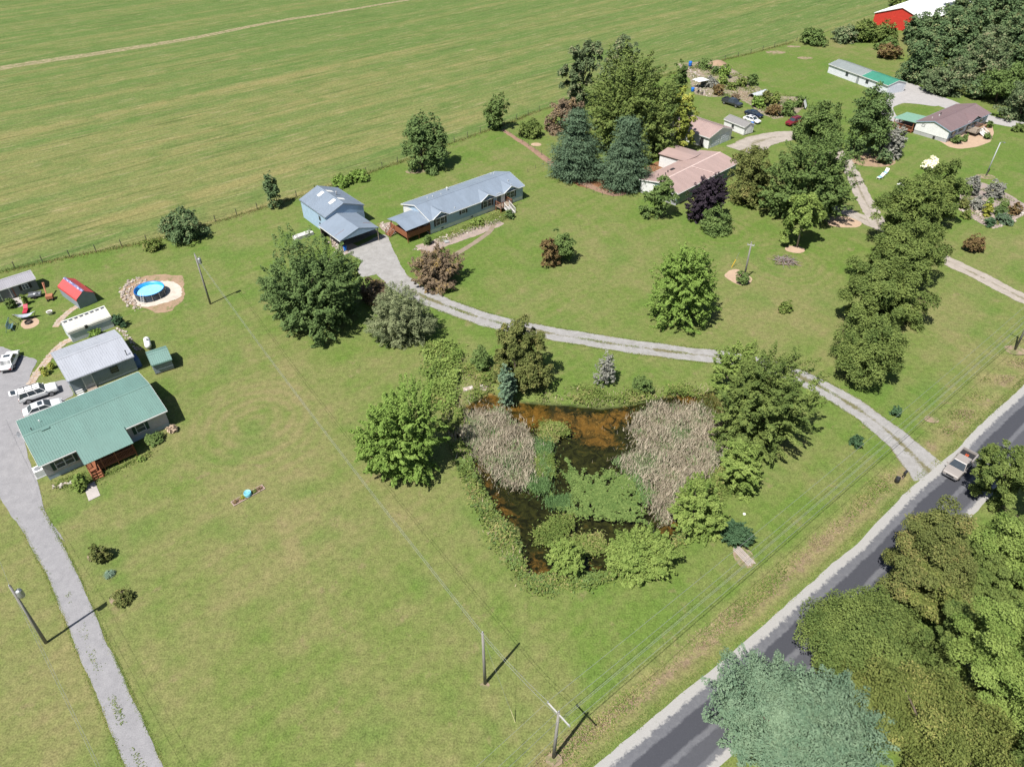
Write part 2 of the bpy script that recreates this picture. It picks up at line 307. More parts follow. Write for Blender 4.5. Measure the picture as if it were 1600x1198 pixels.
def gravel_mat(name, c1, c2, grassy=0., worn=0.):
    c1 = tuple(x*KG for x in c1); c2 = tuple(x*KG for x in c2); k = NT(name); p = k.pos(); n = k.noise(p,.8,5,.7,.5); n3 = k.noise(p,9.,4,.75); c = k.mix(k.ramp(n,.35,.65),c1,c2)
    c = k.mix(1.,c,k.mixv(k.math('ADD',.62,k.math('MULTIPLY',n3,.76))),'MULTIPLY')
    if grassy:
        u = k.attr('u'); m = k.math('SUBTRACT',1.,k.ramp(k.math('ABSOLUTE',k.math('SUBTRACT',u,.5)),.02,.2)); m = k.math('ADD',m,k.ramp(k.math('ABSOLUTE',k.math('SUBTRACT',u,.5)),.4,.5))
        f = k.math('MULTIPLY',k.ramp(k.math('ADD',k.math('MULTIPLY',m,.3),k.math('ADD',k.math('MULTIPLY',k.noise(p,1.5,4,.75),.7),k.math('MULTIPLY',k.noise(p,.16,1,.5),.6))),.83,.99),grassy); c = k.mix(f,c,k.mix(n3,(.08,.085,.035),(.15,.125,.068)))
    if worn: c = k.mix(k.ramp(k.math('ADD',k.noise(p,.9,4,.75),k.math('MULTIPLY',n3,.25)),worn,worn+.12),c,k.mix(n3,(.075,.115,.025),(.16,.15,.07)))
    k.bump(n3,.5,.03); return k.done(c,.9,.2)
worn_m = gravel_mat('worn_soil',(.36,.27,.19),(.27,.2,.14),0.,.58)
road_m = road_mat(); gmid_m = gravel_mat('pale_gravel',(.36,.35,.34),(.28,.27,.255),.95); gleft_m = gravel_mat('grey_gravel',(.31,.303,.31),(.255,.25,.258),.0); gtan_m = gravel_mat('tan_gravel',(.42,.37,.32),(.33,.29,.25),.7); conc_m = gravel_mat('concrete_drive',(.42,.4,.385),(.36,.345,.335),.0)
dirt_m = gravel_mat('bare_dirt',(.38,.26,.175),(.3,.21,.135),0.,.66); sand_m = gravel_mat('pale_sand',(.62,.56,.48),(.5,.44,.37)); mulch_m = gravel_mat('mulch',(.32,.2,.14),(.24,.155,.11)); pinkg_m = gravel_mat('tan_stone_mulch',(.5,.36,.25),(.42,.3,.21)); slab_m = gravel_mat('concrete_slab',(.5,.45,.42),(.42,.385,.36)); track_m = gravel_mat('dirt_track',(.36,.29,.18),(.27,.23,.13),.8,.6)
ribbon('road',poly_pts(ROADC),6.3,road_m,.03,.28,1.,16,5,label='rural asphalt road with pale gravel shoulder')
patch('gravel_apron',[(541,394),(560,384),(598,366),(606,368),(612,385),(632,425),(640,452),(612,440),(592,428),(566,434),(558,424),(566,408)],gravel_mat('pale_gravel_apron',(.37,.36,.345),(.28,.27,.255)),.027,.25,.4,13,label='pale gravel apron before carport')
patch('carport_floor',[(533,385),(513,358),(560,340),(592,362),(560,378)],gravel_mat('shaded_carport_floor',(.2,.18,.165),(.12,.11,.1)),.024,.1,.4,14,label='stony floor under carport, roof shade in its dark colour')  # stony floor, tone darkened to carry the shade under the carport roof
MID = [(583,382),(590,405),(612,428),(640,452),(690,475),(760,499),(840,517),(920,531),(1000,543),(1080,553),(1150,562),(1215,577),(1265,596),(1330,632),(1385,672),(1428,712),(1460,745)]
ribbon('gravel_drive',poly_pts(MID),[4.2,4.2,4.2,4.1,3.6,3.5,3.4,3.3,3.3,3.3,3.3,3.3,3.3,3.4,3.5,3.9,5.6],gmid_m,.022,.3,.4,12,11,label='pale gravel drive curving to blue garage')
ribbon('tan_drive',poly_pts([(1720,525),(1600,467),(1535,434),(1475,405),(1420,378),(1370,352),(1330,334),(1290,318)]),[3.2]*8,gtan_m,.022,.3,.4,12,21,label='tan two-track gravel drive')
ribbon('tan_drive',poly_pts([(1375,354),(1358,325),(1345,300),(1333,275),(1318,250),(1290,226),(1262,213),(1230,212),(1190,220),(1158,236)]),[3.4,3.3,3.2,3.2,3.4,4,4.5,6,7,8],gtan_m,.026,.3,.4,12,22,label='tan gravel drive leading to garage')
patch('parking_pad',[(-60,550),(0,540),(36,556),(60,562),(47,588),(43,605),(62,604),(92,594),(103,592),(110,604),(118,618),(98,624),(92,640),(50,665),(30,690),(46,720),(62,760),(68,800),(105,850),(0,765),(-60,660)],gleft_m,.02,.15,.4,7,label='grey gravel parking yard')
ribbon('side_drive',poly_pts([(-8,690),(20,750),(45,800),(98,900),(140,1000),(184,1100),(226,1198),(268,1290)]),[6.2,4.2,2.7,2.45,2.4,2.4,2.4,2.4],gleft_m,.026,.14,.4,10,31,label='grey gravel side drive')
ribbon('concrete_drive',poly_pts([(1680,213),(1600,197),(1545,186),(1500,170),(1462,156),(1430,146)]),[5.5,5.5,5.5,6,7,7],conc_m,.022,.1,.5,8,41,label='pale concrete drive')
ribbon('concrete_drive',poly_pts([(1386,158),(1382,165),(1388,178),(1402,190),(1420,200),(1432,206)]),[4.5,4,3.6,3,2.6,2.2],conc_m,.032,.1,.5,6,43,label='pale concrete branch round lawn island')
patch('concrete_apron',[(1386,148),(1400,140),(1413,129),(1432,133),(1470,152),(1478,162),(1462,167),(1436,163),(1412,161),(1398,166),(1388,174),(1378,166)],conc_m,.027,.1,.5,44,label='concrete apron before long white outbuilding')
ribbon('field_track',poly_pts([(-120,133),(0,107),(150,84),(300,60),(420,36),(520,20),(640,0),(760,-18)]),[4.6,4.6,4.2,3.4,2.8,2.4,2,2],track_m,.02,.35,1.,8,51,label='sandy track across hay field')
patch('pool_pad_dirt',[(188,455),(200,440),(222,432),(250,428),(285,430),(288,455),(285,472),(268,487),(242,490),(225,480),(205,476),(190,468)],dirt_m,.012,.45,.4,61,label='bare dirt round pool')
patch('pool_pad_sand',[(207,462),(220,450),(250,438),(272,440),(286,452),(280,466),(262,473),(240,478),(222,481),(210,474)],sand_m,.018,.4,.4,62,label='white sand pool pad')
patch('fire_pit_sand',[(31,507),(38,498),(52,495),(62,500),(61,507),(50,513),(38,515)],pinkg_m,.014,.1,.3,63,label='sand round fire pit')
patch('patio_slab',[(16,468),(32,464),(37,478),(23,482)],slab_m,.05,.0,.5,64,label='small concrete patio slab')
patch('walk_slab',[(131,760),(148,752),(157,774),(139,783)],slab_m,.05,.0,.5,65,label='concrete slab before porch steps')
patch('house_bed_mulch',[(1432,204),(1470,222),(1483,230),(1500,233),(1525,230),(1548,222),(1553,207),(1550,196),(1546,190),(1530,200),(1490,215),(1470,215),(1440,196)],pinkg_m,.014,.1,.4,66,label='tan mulch bed round brown-roofed house')
patch('pole_bed_mulch',[(1130,431),(1140,422),(1152,420),(1165,428),(1176,435),(1172,443),(1160,447),(1148,443)],pinkg_m,.014,.1,.3,67,label='mulch bed round pole')
patch('garden_soil',[(1058,100),(1075,98),(1110,95),(1140,105),(1165,120),(1190,140),(1215,150),(1250,152),(1262,165),(1240,180),(1210,187),(1185,175),(1165,160),(1140,150),(1110,152),(1085,148),(1078,125)],gravel_mat('garden_earth',(.36,.29,.23),(.25,.2,.15),0.,.6),.014,.5,.5,68,label='bare garden soil')
patch('garden_soil',[(1500,290),(1535,285),(1570,300),(1600,318),(1610,330),(1585,345),(1552,358),(1530,348),(1500,330)],gravel_mat('grey_garden',(.36,.29,.25),(.27,.22,.2)),.014,.3,.5,69,label='flower bed soil on right lawn')
ribbon('mulch_path',poly_pts([(785,203),(815,222),(845,243),(880,268),(920,290),(958,304),(985,300)]),[1.2,1.3,1.4,1.8,2.4,1.6,1.2],mulch_m,.016,.25,.4,4,71,label='red-brown mulch strip along garden fence')
ribbon('garden_path',poly_pts([(706,402),(724,390),(748,375),(765,362),(772,350)]),[1.0]*5,gravel_mat('brown_path',(.3,.24,.18),(.24,.19,.14)),.016,.12,.3,4,72,label='brown path to front steps')
patch('rubble_ground',[(520,368),(560,385),(548,400),(532,395),(515,375)],gravel_mat('rubble',(.4,.31,.26),(.3,.25,.22)),.014,.25,.3,73,label='rubble strip beside garage')
patch('rubble_ground',[(592,352),(612,346),(622,362),(607,370)],_mc.get('x') or bpy.data.materials['rubble'],.016,.2,.3,74,label='rubble between garage and deck')
patch('rubble_ground',[(648,384),(700,368),(745,355),(775,342),(790,350),(745,368),(700,384),(668,398)],bpy.data.materials['rubble'],.014,.25,.3,75,label='stony bed before blue house')
patch('pine_needles',[(860,255),(905,262),(960,290),(1020,255),(1075,240),(1090,246),(1040,272),(1000,290),(960,302),(905,292)],gravel_mat('needles',(.27,.14,.07),(.2,.1,.05)),.013,.4,.4,76,label='fallen needles under pines')
for i,(x,y,a,b,s) in enumerate([(1242,390,1.9,1.4,1),(1317,347,3.6,2.4,2),(1540,276,2.1,1.4,3),(838,226,1.5,1.1,4),(1586,547,1.7,1.3,5),(1212,82,3.4,1.8,6),(1258,91,2.6,1.5,7),(1240,73,2.6,1.2,8),(1360,250,5.6,4.,9),(152,866,1.35,1.2,10),(187,933,1.35,1.05,11),(1162,870,1.1,1.7,12),(1455,655,1.2,.9,13),(650,268,2.6,1.2,14),(758,1070,.55,.45,15),(866,1186,.9,.7,16)]):
    c = at(x,y); patch('mulch_ring',[c+Vector((a*math.cos(k*.524),b*math.sin(k*.524),0)) for k in range(12)],worn_m if s in (3,5,6,7,8,10,11,12,13,14,15,16) else (dirt_m if s==9 else pinkg_m),.016,.14,.35,80+s,True,'bare ring or worn spot in lawn')
def water_mat():
    k = NT('pond_water'); n = k.noise(k.pos(),3.,3,.5); tr = k.new('ShaderNodeBsdfTransparent'); tr.inputs[0].default_value = (.72,.7,.52,1); g = k.new('ShaderNodeBsdfGlossy'); g.inputs['Roughness'].default_value = .04
    b = k.new('ShaderNodeBump'); b.inputs['Strength'].default_value = .12; b.inputs['Distance'].default_value = .02; k.ln(n,b.inputs['Height']); k.ln(b.outputs[0],g.inputs['Normal'])
    fr = k.new('ShaderNodeFresnel'); fr.inputs[0].default_value = 1.33; k.ln(b.outputs[0],fr.inputs['Normal']); mx = k.new('ShaderNodeMixShader'); k.ln(fr.outputs[0],mx.inputs[0]); k.ln(tr.outputs[0],mx.inputs[1]); k.ln(g.outputs[0],mx.inputs[2]); k.ln(mx.outputs[0],k.out.inputs[0]); return k.m
wp = [Vector((x,y,0)) for x,y in water_w]; wc = sum(wp,Vector())/len(wp)
patch('pond_water',[p+(p-wc).normalized()*.5 for p in wp],water_mat(),WLEV,.05,.6,99,True,'brown and orange stained pond water')
# ---------------------------------------------------------------- buildings
WHITE = M('white_trim',(.78,.78,.76),(.66,.66,.63),1.5,.5); GLASS = M('window_glass',(.035,.045,.055),(.07,.085,.1),1.,.08,.6); DARKIN = M('dark_interior',(.012,.012,.013),(.02,.02,.02),2,.9)
REDWOOD = M('redwood_stain',(.3,.115,.055),(.22,.08,.04),3.,.7,.3,0,.3,14,0,(1,1,6)); WOOD = M('weathered_wood',(.33,.27,.21),(.24,.2,.16),3,.8,.2,0,.3,10); GALV = M('galvanised_metal',(.5,.51,.52),(.38,.39,.4),3,.4,.5,.6); BLACKP = M('black_plastic',(.02,.02,.022),(.035,.035,.036),5,.5)
def metal(name, c, rough=.5, spec=.95): return M(name,c,tuple(x*.76 for x in c),.6,rough,spec,0.,.08,1.6,0,(1,.25,1))
def face_box(face, hx, hy, u, z, wd, h, d0, d1):
    "box on a wall: u along the wall, z its bottom, standing d0..d1 proud of the wall plane"
    if face=='f': return (u-wd/2,-hy-d1,z,u+wd/2,-hy-d0,z+h)
    if face=='b': return (u-wd/2,hy+d0,z,u+wd/2,hy+d1,z+h)
    if face=='l': return (-hx-d1,u-wd/2,z,-hx-d0,u+wd/2,z+h)
    return (hx+d0,u-wd/2,z,hx+d1,u+wd/2,z+h)
class House:
    def __init__(s, root, L, W, he, hr, over_l=.3, over_w=.35):
        s.r = root; s.L, s.W, s.he, s.hr = L,W,he,hr; s.hx, s.hy = L/2-over_l,W/2-over_w; s.sl = (hr-he)/(W/2); s.ew = he+s.sl*over_w
    def walls(s, m, skirt=None, sk_h=.6):
        hx,hy,z1 = s.hx,s.hy,s.ew-.05; zr = s.hr-.05; z0 = sk_h if skirt else 0.
        MB().add([(-hx,-hy,z0),(-hx,hy,z0),(-hx,hy,z1),(-hx,0,zr),(-hx,-hy,z1),(hx,-hy,z0),(hx,hy,z0),(hx,hy,z1),(hx,0,zr),(hx,-hy,z1)],
            [(0,1,2,3,4),(9,8,7,6,5),(0,4,9,5),(1,6,7,2),(2,7,8,3),(3,8,9,4),(0,5,6,1)]).build('wall',m,s.r)
        if skirt: MB().box(-hx+.03,-hy+.03,-.02,hx-.03,hy-.03,sk_h).build('skirting',skirt,s.r)
        return s
    def roof(s, m, rib=.3, t=.07, x0=None, x1=None, cap=None, gutter=True, trim=WHITE):
        x0 = -s.L/2 if x0 is None else x0; x1 = s.L/2 if x1 is None else x1; h = s.W/2
        for sg in (-1,1):
            a,b = (x0,sg*h,s.he),(x1,sg*h,s.he); c,d = (x1,0,s.hr),(x0,0,s.hr); q = (a,b,c,d) if sg<0 else (b,a,d,c)
            p = MB().slab(*q,t).build('roof_panel',m,s.r); k = MB(); n = int((x1-x0)/rib) if rib else 1; nr = Vector((0,sg*s.sl,1)).normalized()
            if rib:
                for i in range(n+1):
                    x = x0+.03+(x1-x0-.06)*i/max(1,n); e = Vector((x,sg*h,s.he)); r = Vector((x,0,s.hr)); w_ = Vector((.018,0,0)); e2 = nr*.028
                    k.add([e-w_*1.6,e+w_*1.6,r+w_*1.6,r-w_*1.6,e-w_+e2,e+w_+e2,r+w_+e2,r-w_+e2],[(4,5,6,7),(0,1,5,4),(1,2,6,5),(2,3,7,6),(3,0,4,7)])
                k.build('seam_ribs',m,p,kind='stuff')
            if gutter: MB().box(x0,sg*h-(.1 if sg<0 else -.012),s.he-.16,x1,sg*h+(-.012 if sg<0 else .1),s.he-.03).build('gutter',trim,s.r)
        for x in (x0-.03,x1+.005):
            k = MB()
            for sg in (-1,1): k.add([(x,sg*h,s.he-.2),(x+.025,sg*h,s.he-.2),(x+.025,0,s.hr-.2),(x,0,s.hr-.2),(x,sg*h,s.he+.012),(x+.025,sg*h,s.he+.012),(x+.025,0,s.hr+.012),(x,0,s.hr+.012)],[(3,2,1,0),(4,5,6,7),(0,1,5,4),(1,2,6,5),(2,3,7,6),(3,0,4,7)])
            k.build('rake_board',trim,s.r)
        k = MB()
        for sg in (-1,1): q = ((x0,sg*.2,s.hr-s.sl*.2+.045),(x1,sg*.2,s.hr-s.sl*.2+.045),(x1,0,s.hr+.05),(x0,0,s.hr+.05)); k.slab(*(q if sg<0 else (q[1],q[0],q[3],q[2])),.015)
        k.build('ridge_cap',cap or m,s.r); return s
    def window(s, face, u, z, wd, h, shut=None, panes=1, trim=WHITE):
        B = lambda *a: face_box(face,s.hx,s.hy,*a); k = MB(); e = .07
        k.box(*B(u,z-e,wd+2*e,e,0,.06)).box(*B(u,z+h,wd+2*e,e,0,.06)).box(*B(u-wd/2-e/2,z,e,h,0,.06)).box(*B(u+wd/2+e/2,z,e,h,0,.06)).box(*B(u,z+h/2-.02,wd,.04,.021,.05))
        for i in range(1,panes): k.box(*B(u-wd/2+wd*i/panes,z,.09,h,.022,.055))
        o = k.build('window',trim,s.r)
        for i in range(panes): MB().box(*B(u-wd/2+wd*(i+.5)/panes,z,wd/panes,h,.003,.02)).build('pane',GLASS,o)
        if shut:
            for sg in (-1,1): MB().box(*B(u+sg*(wd/2+e+.21),z-.08,.38,h+.16,.0,.045)).build('shutter',shut,o)
        return s
    def door(s, face, u, z, wd, h, m):
        B = lambda *a: face_box(face,s.hx,s.hy,*a)
        o = MB().box(*B(u,z,wd,h,0,.04)).build('door',m,s.r); MB().box(*B(u+wd*.38,z+h*.47,.06,.1,.04,.1)).build('handle',GALV,o)
        k = MB(); [k.box(*B(u+sg*(wd/2+.06),z,.12,h+.12,.0,.055)) for sg in (-1,1)]; k.box(*B(u,z+h,wd,.12,.0,.055)); k.build('door_frame',WHITE,o); return s
    def pipe(s, x, y, h=.5, r=.06, m=None):
        z = s.hr-abs(y)*s.sl; o = MB().cyl((x,y,z-.1),r,h+.1,10).cyl((x,y,z+h),r*1.7,.06,10).build('vent_pipe',m or WHITE,s.r,True); return s
def front_root(name, A, B, he, W, label, cat, dyaw=0.):
    "root at the ground under the middle of a roof whose near eave runs from A to B in the photograph"
    a,b = at(*A,he),at(*B,he); d = b-a; yaw = math.atan2(d.y,d.x); n = Vector((-d.y,d.x,0)).normalized(); c = (a+b)/2+n*W/2; return empty(name,(c.x,c.y,0),yaw+dyaw,label,cat), d.length
def gfront_root(name, A, B, he, depth, label, cat):
    a,b = at(*A,he),at(*B,he); d = b-a; yaw = math.atan2(d.y,d.x); n = Vector((-d.y,d.x,0)).normalized(); c = (a+b)/2+n*depth/2; return empty(name,(c.x,c.y,0),yaw+math.pi/2,label,cat), d.length
def railing(root, pts, m, h=.95, z=0., name='railing'):
    k = MB()
    for a,b in zip(pts,pts[1:]):
        a = Vector(a); b = Vector(b); L = (b-a).length; ang = math.atan2(b.y-a.y,b.x-a.x)
        for zz,th in ((h,.08),(.12,.06)): k.tube([a+Vector((0,0,zz)),b+Vector((0,0,zz))],th*.6,4)
        n = max(2,int(L/.16))
        for i in range(n+1): p = a.lerp(b,i/n); k.tube([p+Vector((0,0,.1)),p+Vector((0,0,h))],.022,4,False)
        for p in (a,b): k.cbox((p.x,p.y,p.z+h/2+.05),.1,.1,h+.1,ang)
    return k.build(name,m,root)
def steps(root, x, y0, w_, n, z, dirn=-1, run=.28, m=WOOD, axis='y', rail=None):
    for i in range(n):
        zz = z*(n-i)/(n+1); yy = y0+dirn*run*(i+.5)
        if axis=='y': MB().box(x-w_/2,yy-run*.45,zz-.05,x+w_/2,yy+run*.45,zz).build('step',m,root)
        else: MB().box(yy-run*.45,x-w_/2,zz-.05,yy+run*.45,x+w_/2,zz).build('step',m,root)
    k = MB()
    for sg in (-1,1):
        a,b = (x+sg*w_/2,y0,z-.12),(x+sg*w_/2,y0+dirn*run*n,.0)
        if axis!='y': a,b = (a[1],a[0],a[2]),(b[1],b[0],b[2])
        k.tube([a,b],.09,4)
    k.build('stringer',m,root)
    if rail:
        for sg in (-1,1):
            a,b = (x+sg*w_/2,y0,z),(x+sg*w_/2,y0+dirn*run*n,.1)
            if axis!='y': a,b = (a[1],a[0],a[2]),(b[1],b[0],b[2])
            railing(root,[a,b],rail,.9,0,'stair_rail')
GREENR = metal('green_roof_metal',(.14,.262,.222)); BLUER = metal('blue_grey_roof_metal',(.23,.28,.345)); SILVR = metal('silver_roof_metal',(.4,.42,.465)); CREAMR = metal('cream_roof_metal',(.72,.7,.62)); PINKR = metal('mauve_roof_metal',(.4,.285,.255)); BROWNR = metal('brown_roof_metal',(.205,.135,.135)); GREYSH = M('grey_shingle',(.25,.24,.235),(.19,.185,.18),6,.85,.2,0,.3,8)
S_BEIGE = siding('beige_lap_siding',(.5,.475,.49),.12); S_BLUE = siding('blue_lap_siding',(.4,.52,.64),.13); S_WHITE = siding('white_lap_siding',(.8,.8,.79),.13); S_BARN = siding('blue_ribbed_sheet',(.4,.54,.7),.23,.45,True); S_GREYM = siding('grey_ribbed_sheet',(.26,.31,.36),.23,.45,True); S_GREYW = siding('grey_board_siding',(.2,.215,.22),.3,.7,True); S_RED = siding('red_ribbed_sheet',(.55,.045,.03),.6,.5,True); S_LBLUE = siding('pale_blue_lap_siding',(.5,.63,.76),.13); S_TEAL = siding('teal_lap_siding',(.22,.34,.34),.13); S_WRIB = siding('white_ribbed_sheet',(.74,.76,.8),.3,.45,True)
BLOCK = M('concrete_block',(.42,.42,.42),(.34,.34,.34),2,.85,.2); DGREEN = M('dark_green_paint',(.012,.05,.04),(.02,.06,.05),3,.5); DBROWN = M('dark_shutter',(.055,.05,.045),(.04,.036,.033),3,.6); BLUEP = M('blue_plastic',(.015,.17,.62),(.02,.14,.5),4,.4); PWHITE = M('white_paint',(.8,.8,.79),(.7,.7,.68),2,.45)
# green-roofed house, lower left
r,L = front_root('green_roofed_house',(60,729),(261,641),2.75,10.3,'long beige house with seamed green metal roof and covered front porch','house')
H = House(r,L,10.3,2.75,3.9,.25,.35).walls(S_BEIGE,M('blue_skirting',(.42,.5,.6)),.65).roof(GREENR,.26)
H.window('f',-4.9,1.15,1.9,1.15,DGREEN,2).window('f',3.9,1.15,1.0,1.15,DGREEN).window('l',-2.2,1.2,1.,1.1).window('r',1.5,1.2,1.,1.1).window('b',-3,1.2,1.,1.1).window('b',3,1.2,1.,1.1).door('f',-.4,.66,.95,2.0,PWHITE)
hy = H.hy; px0,px1 = -3.35,2.25; pd = 2.7
pr = MB().slab((px0,-H.W/2-pd+.1,2.28),(px1,-H.W/2-pd+.1,2.28),(px1,-H.W/2+.25,2.98),(px0,-H.W/2+.25,2.98),.06).build('porch_roof',GREENR,r); k = MB()
for i in range(22): x = px0+.04+(px1-px0-.08)*i/21; k.slab((x-.02,-H.W/2-pd+.1,2.305),(x+.02,-H.W/2-pd+.1,2.305),(x+.02,-H.W/2+.25,3.005),(x-.02,-H.W/2+.25,3.005),.03)
k.build('seam_ribs',GREENR,pr,kind='stuff'); fy = -hy-pd-.05
MB().box(px0+.1,fy,.55,px1-.1,-hy-.01,.66).build('porch_deck',REDWOOD,r)
for x in (px0+.2,px0+1.75,px0+3.3,px1-.2): MB().cbox((x,fy+.1,1.15),.11,.11,2.3).build('post',REDWOOD,r)
railing(r,[(px0+1.3,fy+.05,.66),(px1-.15,fy+.05,.66),(px1-.15,-hy-.1,.66)],REDWOOD); railing(r,[(px0+.15,-hy-.1,.66),(px0+.15,fy+.7,.66)],REDWOOD)
steps(r,px0+.7,fy,1.05,3,.66,-1,.3,REDWOOD,'y',REDWOOD)
H.pipe(-5.2,1.9,.3,.05).pipe(-6.3,.6,.25,.05,BLACKP)
MB().cbox((-5.,-.3,3.9),.9,.5,.06).build('patch_plate',GREENR,r)
a = at(64,741); e = empty('air_conditioner',(a.x,a.y,0),math.radians(41),'white boxy air conditioner beside green-roofed house corner','air conditioner')
MB().box(-.5,-.55,.06,.5,.55,1.0).build('cabinet',PWHITE,e); MB().cyl((0,0,1.0),.36,.03,20).build('fan_grille',GALV,e); MB().box(-.6,-.65,0,.6,.65,.06).build('pad',BLOCK,e)
# silver-roofed garage
r,L = front_root('silver_roofed_workshop',(105,596),(209,556),2.6,8.3,'grey metal workshop with pale silver roof behind green-roofed house','workshop')
H = House(r,L,8.3,2.6,3.75,.15,.25).walls(S_GREYM).roof(SILVR,.3,trim=SILVR).window('f',1.4,1.15,.85,.8,None,1,BLACKP).door('f',-2.0,.05,1.05,2.1,M('pale_grey_door',(.42,.45,.48))).pipe(3.6,-3.6,.75,.06,BLACKP)
MB().box(-2.6,-H.hy-.85,.0,-1.4,-H.hy-.03,.22).build('door_step',WOOD,r)
k = MB(); [k.box(-3.95+i*.0,-H.hy-.9+i*.2,.05+i*.18,-3.1,-H.hy-.72+i*.2,.11+i*.18) for i in range(4)]; k.build('stair',PWHITE,r)
MB().box(H.hx+.02,-3.4,0,H.hx+.75,-1.6,1.3).build('blue_tarp_stack',M('dark_blue_tarp',(.05,.12,.28)),r)
# small green shed
r,L = front_root('small_green_shed',(237,571),(268,561),1.85,3.7,'small grey shed with green metal roof beside propane tank','shed'); 
H = House(r,L+.1,3.7,1.85,2.55,.1,.2).walls(S_GREYM,WOOD,.2).roof(GREENR,.26,trim=GREENR).door('l',0,.25,.9,1.6,PWHITE)
# cream metal shed (steep curved roof)
def arc_shed(root, L, W, he, hr, roofm, wallm, n=9, ribs=True, trim=WHITE, pitch=.3):
    ea = .32; prof = [(-W/2,he-.45),(-W/2,he-.2)]+[(-W/2+ea*(1-math.cos(t)),he-.2+.26*math.sin(t)) for t in (.5,1.0,1.3)]; y0,z0 = prof[-1]; prof += [(y0+(0-y0)*q,z0+(hr-z0)*q) for q in (.25,.5,.75,1.)]; prof += [(-y,z) for y,z in reversed(prof[:-1])]; hx = L/2
    i2 = [(y*.965,z-.05) for y,z in prof]; ring = [(-W/2*.965,0)]+i2+[(W/2*.965,0)]; k = MB()
    N = len(ring); k.add([(-hx+.12,y,z) for y,z in ring]+[(hx-.12,y,z) for y,z in ring],[tuple(range(N)),tuple(reversed(range(N,2*N))),(0,N,N+1,1),(N-2,2*N-2,2*N-1,N-1)]); k.build('wall',wallm,root)
    m = (len(prof)-1)//2
    for a,b in ((0,m),(m,2*m)):
        k = MB()
        for i in range(a,b): k.slab((-hx,*prof[i]),(hx,*prof[i]),(hx,*prof[i+1]),(-hx,*prof[i+1]),.03)
        p = k.build('roof_panel',roofm,root)
        if ribs:
            k = MB(); s = 0
            if ribs=='long':
                for i in range(a,b): q = Vector((0,*prof[i])); k.tube([q+Vector((-hx,0,.0)),q+Vector((hx,0,.0))],.022,4)
            else:
                for j in range(int(L/pitch)+1): x = -hx+.04+(L-.08)*j/int(L/pitch); k.tube([(x,*prof[i]) for i in range(a,b+1)],.022,4)
            k.build('seam_ribs',roofm,p,kind='stuff')
    return prof
r,L = front_root('cream_metal_shed',(106,521),(174,495),1.75,3.2,'cream steel shed with rounded roof between red shed and workshop','shed')
arc_shed(r,L,3.2,1.95,2.95,CREAMR,siding('white_blue_sheet',(.62,.66,.72),.3,.45,True),8,'long'); MB().box(-L/2,-.1,2.93,L/2,.1,2.99).build('ridge_flashing',WHITE,r); k = MB(); [k.cbox((-L/2+.5+i*.75,-.2,2.87),.45,.14,.05,0,.6) for i in range(8)]; k.build('skylight_strip',M('dark_skylight',(.09,.1,.12)),r)
MB().box(-.75,-1.72,1.5,-.35,-1.5,1.95).build('vent_box',BLACKP,r)
# red shed with barrel roof
r,L = gfront_root('red_barrel_shed',(119.5,470),(148,458),1.6,6.4,'red barrel-roofed steel shed with grey front and painted ridge strip','shed')
arc_shed(r,6.4,L,1.85,2.7,metal('red_roof_metal',(.56,.06,.055)),S_GREYM,8,'x',pitch=.35); 
def mural():
    k = NT('painted_strip'); v = k.mapv(k.obj(),(2.2,5,1)); n = k.noise(v,1.,2,.8); c = k.mix(k.ramp(k.noise(k.obj(),1.6,4,.7),.4,.6),(.11,.11,.22),(.2,.17,.3)); return k.done(k.mix(k.ramp(n,.6,.63),c,(.6,.62,.68)),.6)
MB().loft([[(x,-.22,2.58),(x,.22,2.58),(x,.22,2.64),(x,0,2.735),(x,-.22,2.64)] for x in (-3.2,3.2)]).build('ridge_strip',mural(),r)
# grey shed, left edge
r,L = front_root('grey_board_shed',(-22,460),(55.6,435),2.15,3.4,'dark grey board shed with shuttered window at left edge','shed')
H = House(r,L,3.4,2.15,2.95,.1,.2).walls(S_GREYW,WOOD,.12).roof(metal('grey_roof_metal',(.33,.32,.35)),.28,trim=WHITE).window('f',1.75,.9,.8,.75,BLACKP,2).door('f',-1.2,.14,1.3,1.75,M('grey_door',(.2,.21,.215)))
MB().box(-.1,-H.hy-.05,.12,.03,-H.hy-.0,2.1).build('brown_post',REDWOOD,r)
# blue barn with open carport
ZB = 3.7
r,L = gfront_root('blue_metal_garage',(508,340),(568.7,320),ZB,9.9,'tall blue steel garage with skylights and attached open carport','garage')
H = House(r,9.9,L,ZB,5.25,.12,.12).walls(S_BARN).roof(BLUER,.3,trim=BLUER)
for y,w_ in ((.95,1),(-.95,1)):
    for x in (-2.3,2.0): z = H.hr-abs(y)*H.sl; s = 1 if y>0 else -1; MB().slab((x-.45,y-.62,H.hr-abs(y-.62)*H.sl+.035),(x+.45,y-.62,H.hr-abs(y-.62)*H.sl+.035),(x+.45,y+.62,H.hr-abs(y+.62)*H.sl+.035),(x-.45,y+.62,H.hr-abs(y+.62)*H.sl+.035),.02).build('skylight',WHITE,r)
H.pipe(-.2,-1.2,.7,.12,GALV).window('b',-2.4,2.2,.5,.7,None,1,BLACKP).window('b',-2.2,.8,.5,.7,None,1,BLACKP)
ca = at(531,377,2.55); cb = at(592,356,2.55); inv = Matrix.Translation(r.location) @ Matrix.Rotation(r.rotation_euler.z,4,'Z'); inv = inv.inverted(); la,lb = inv@ca,inv@cb
xf = (la.x+lb.x)/2; yc = (la.y+lb.y)/2; cw = abs(la.y-lb.y); xb = -H.hx+.02; hr2 = 3.75
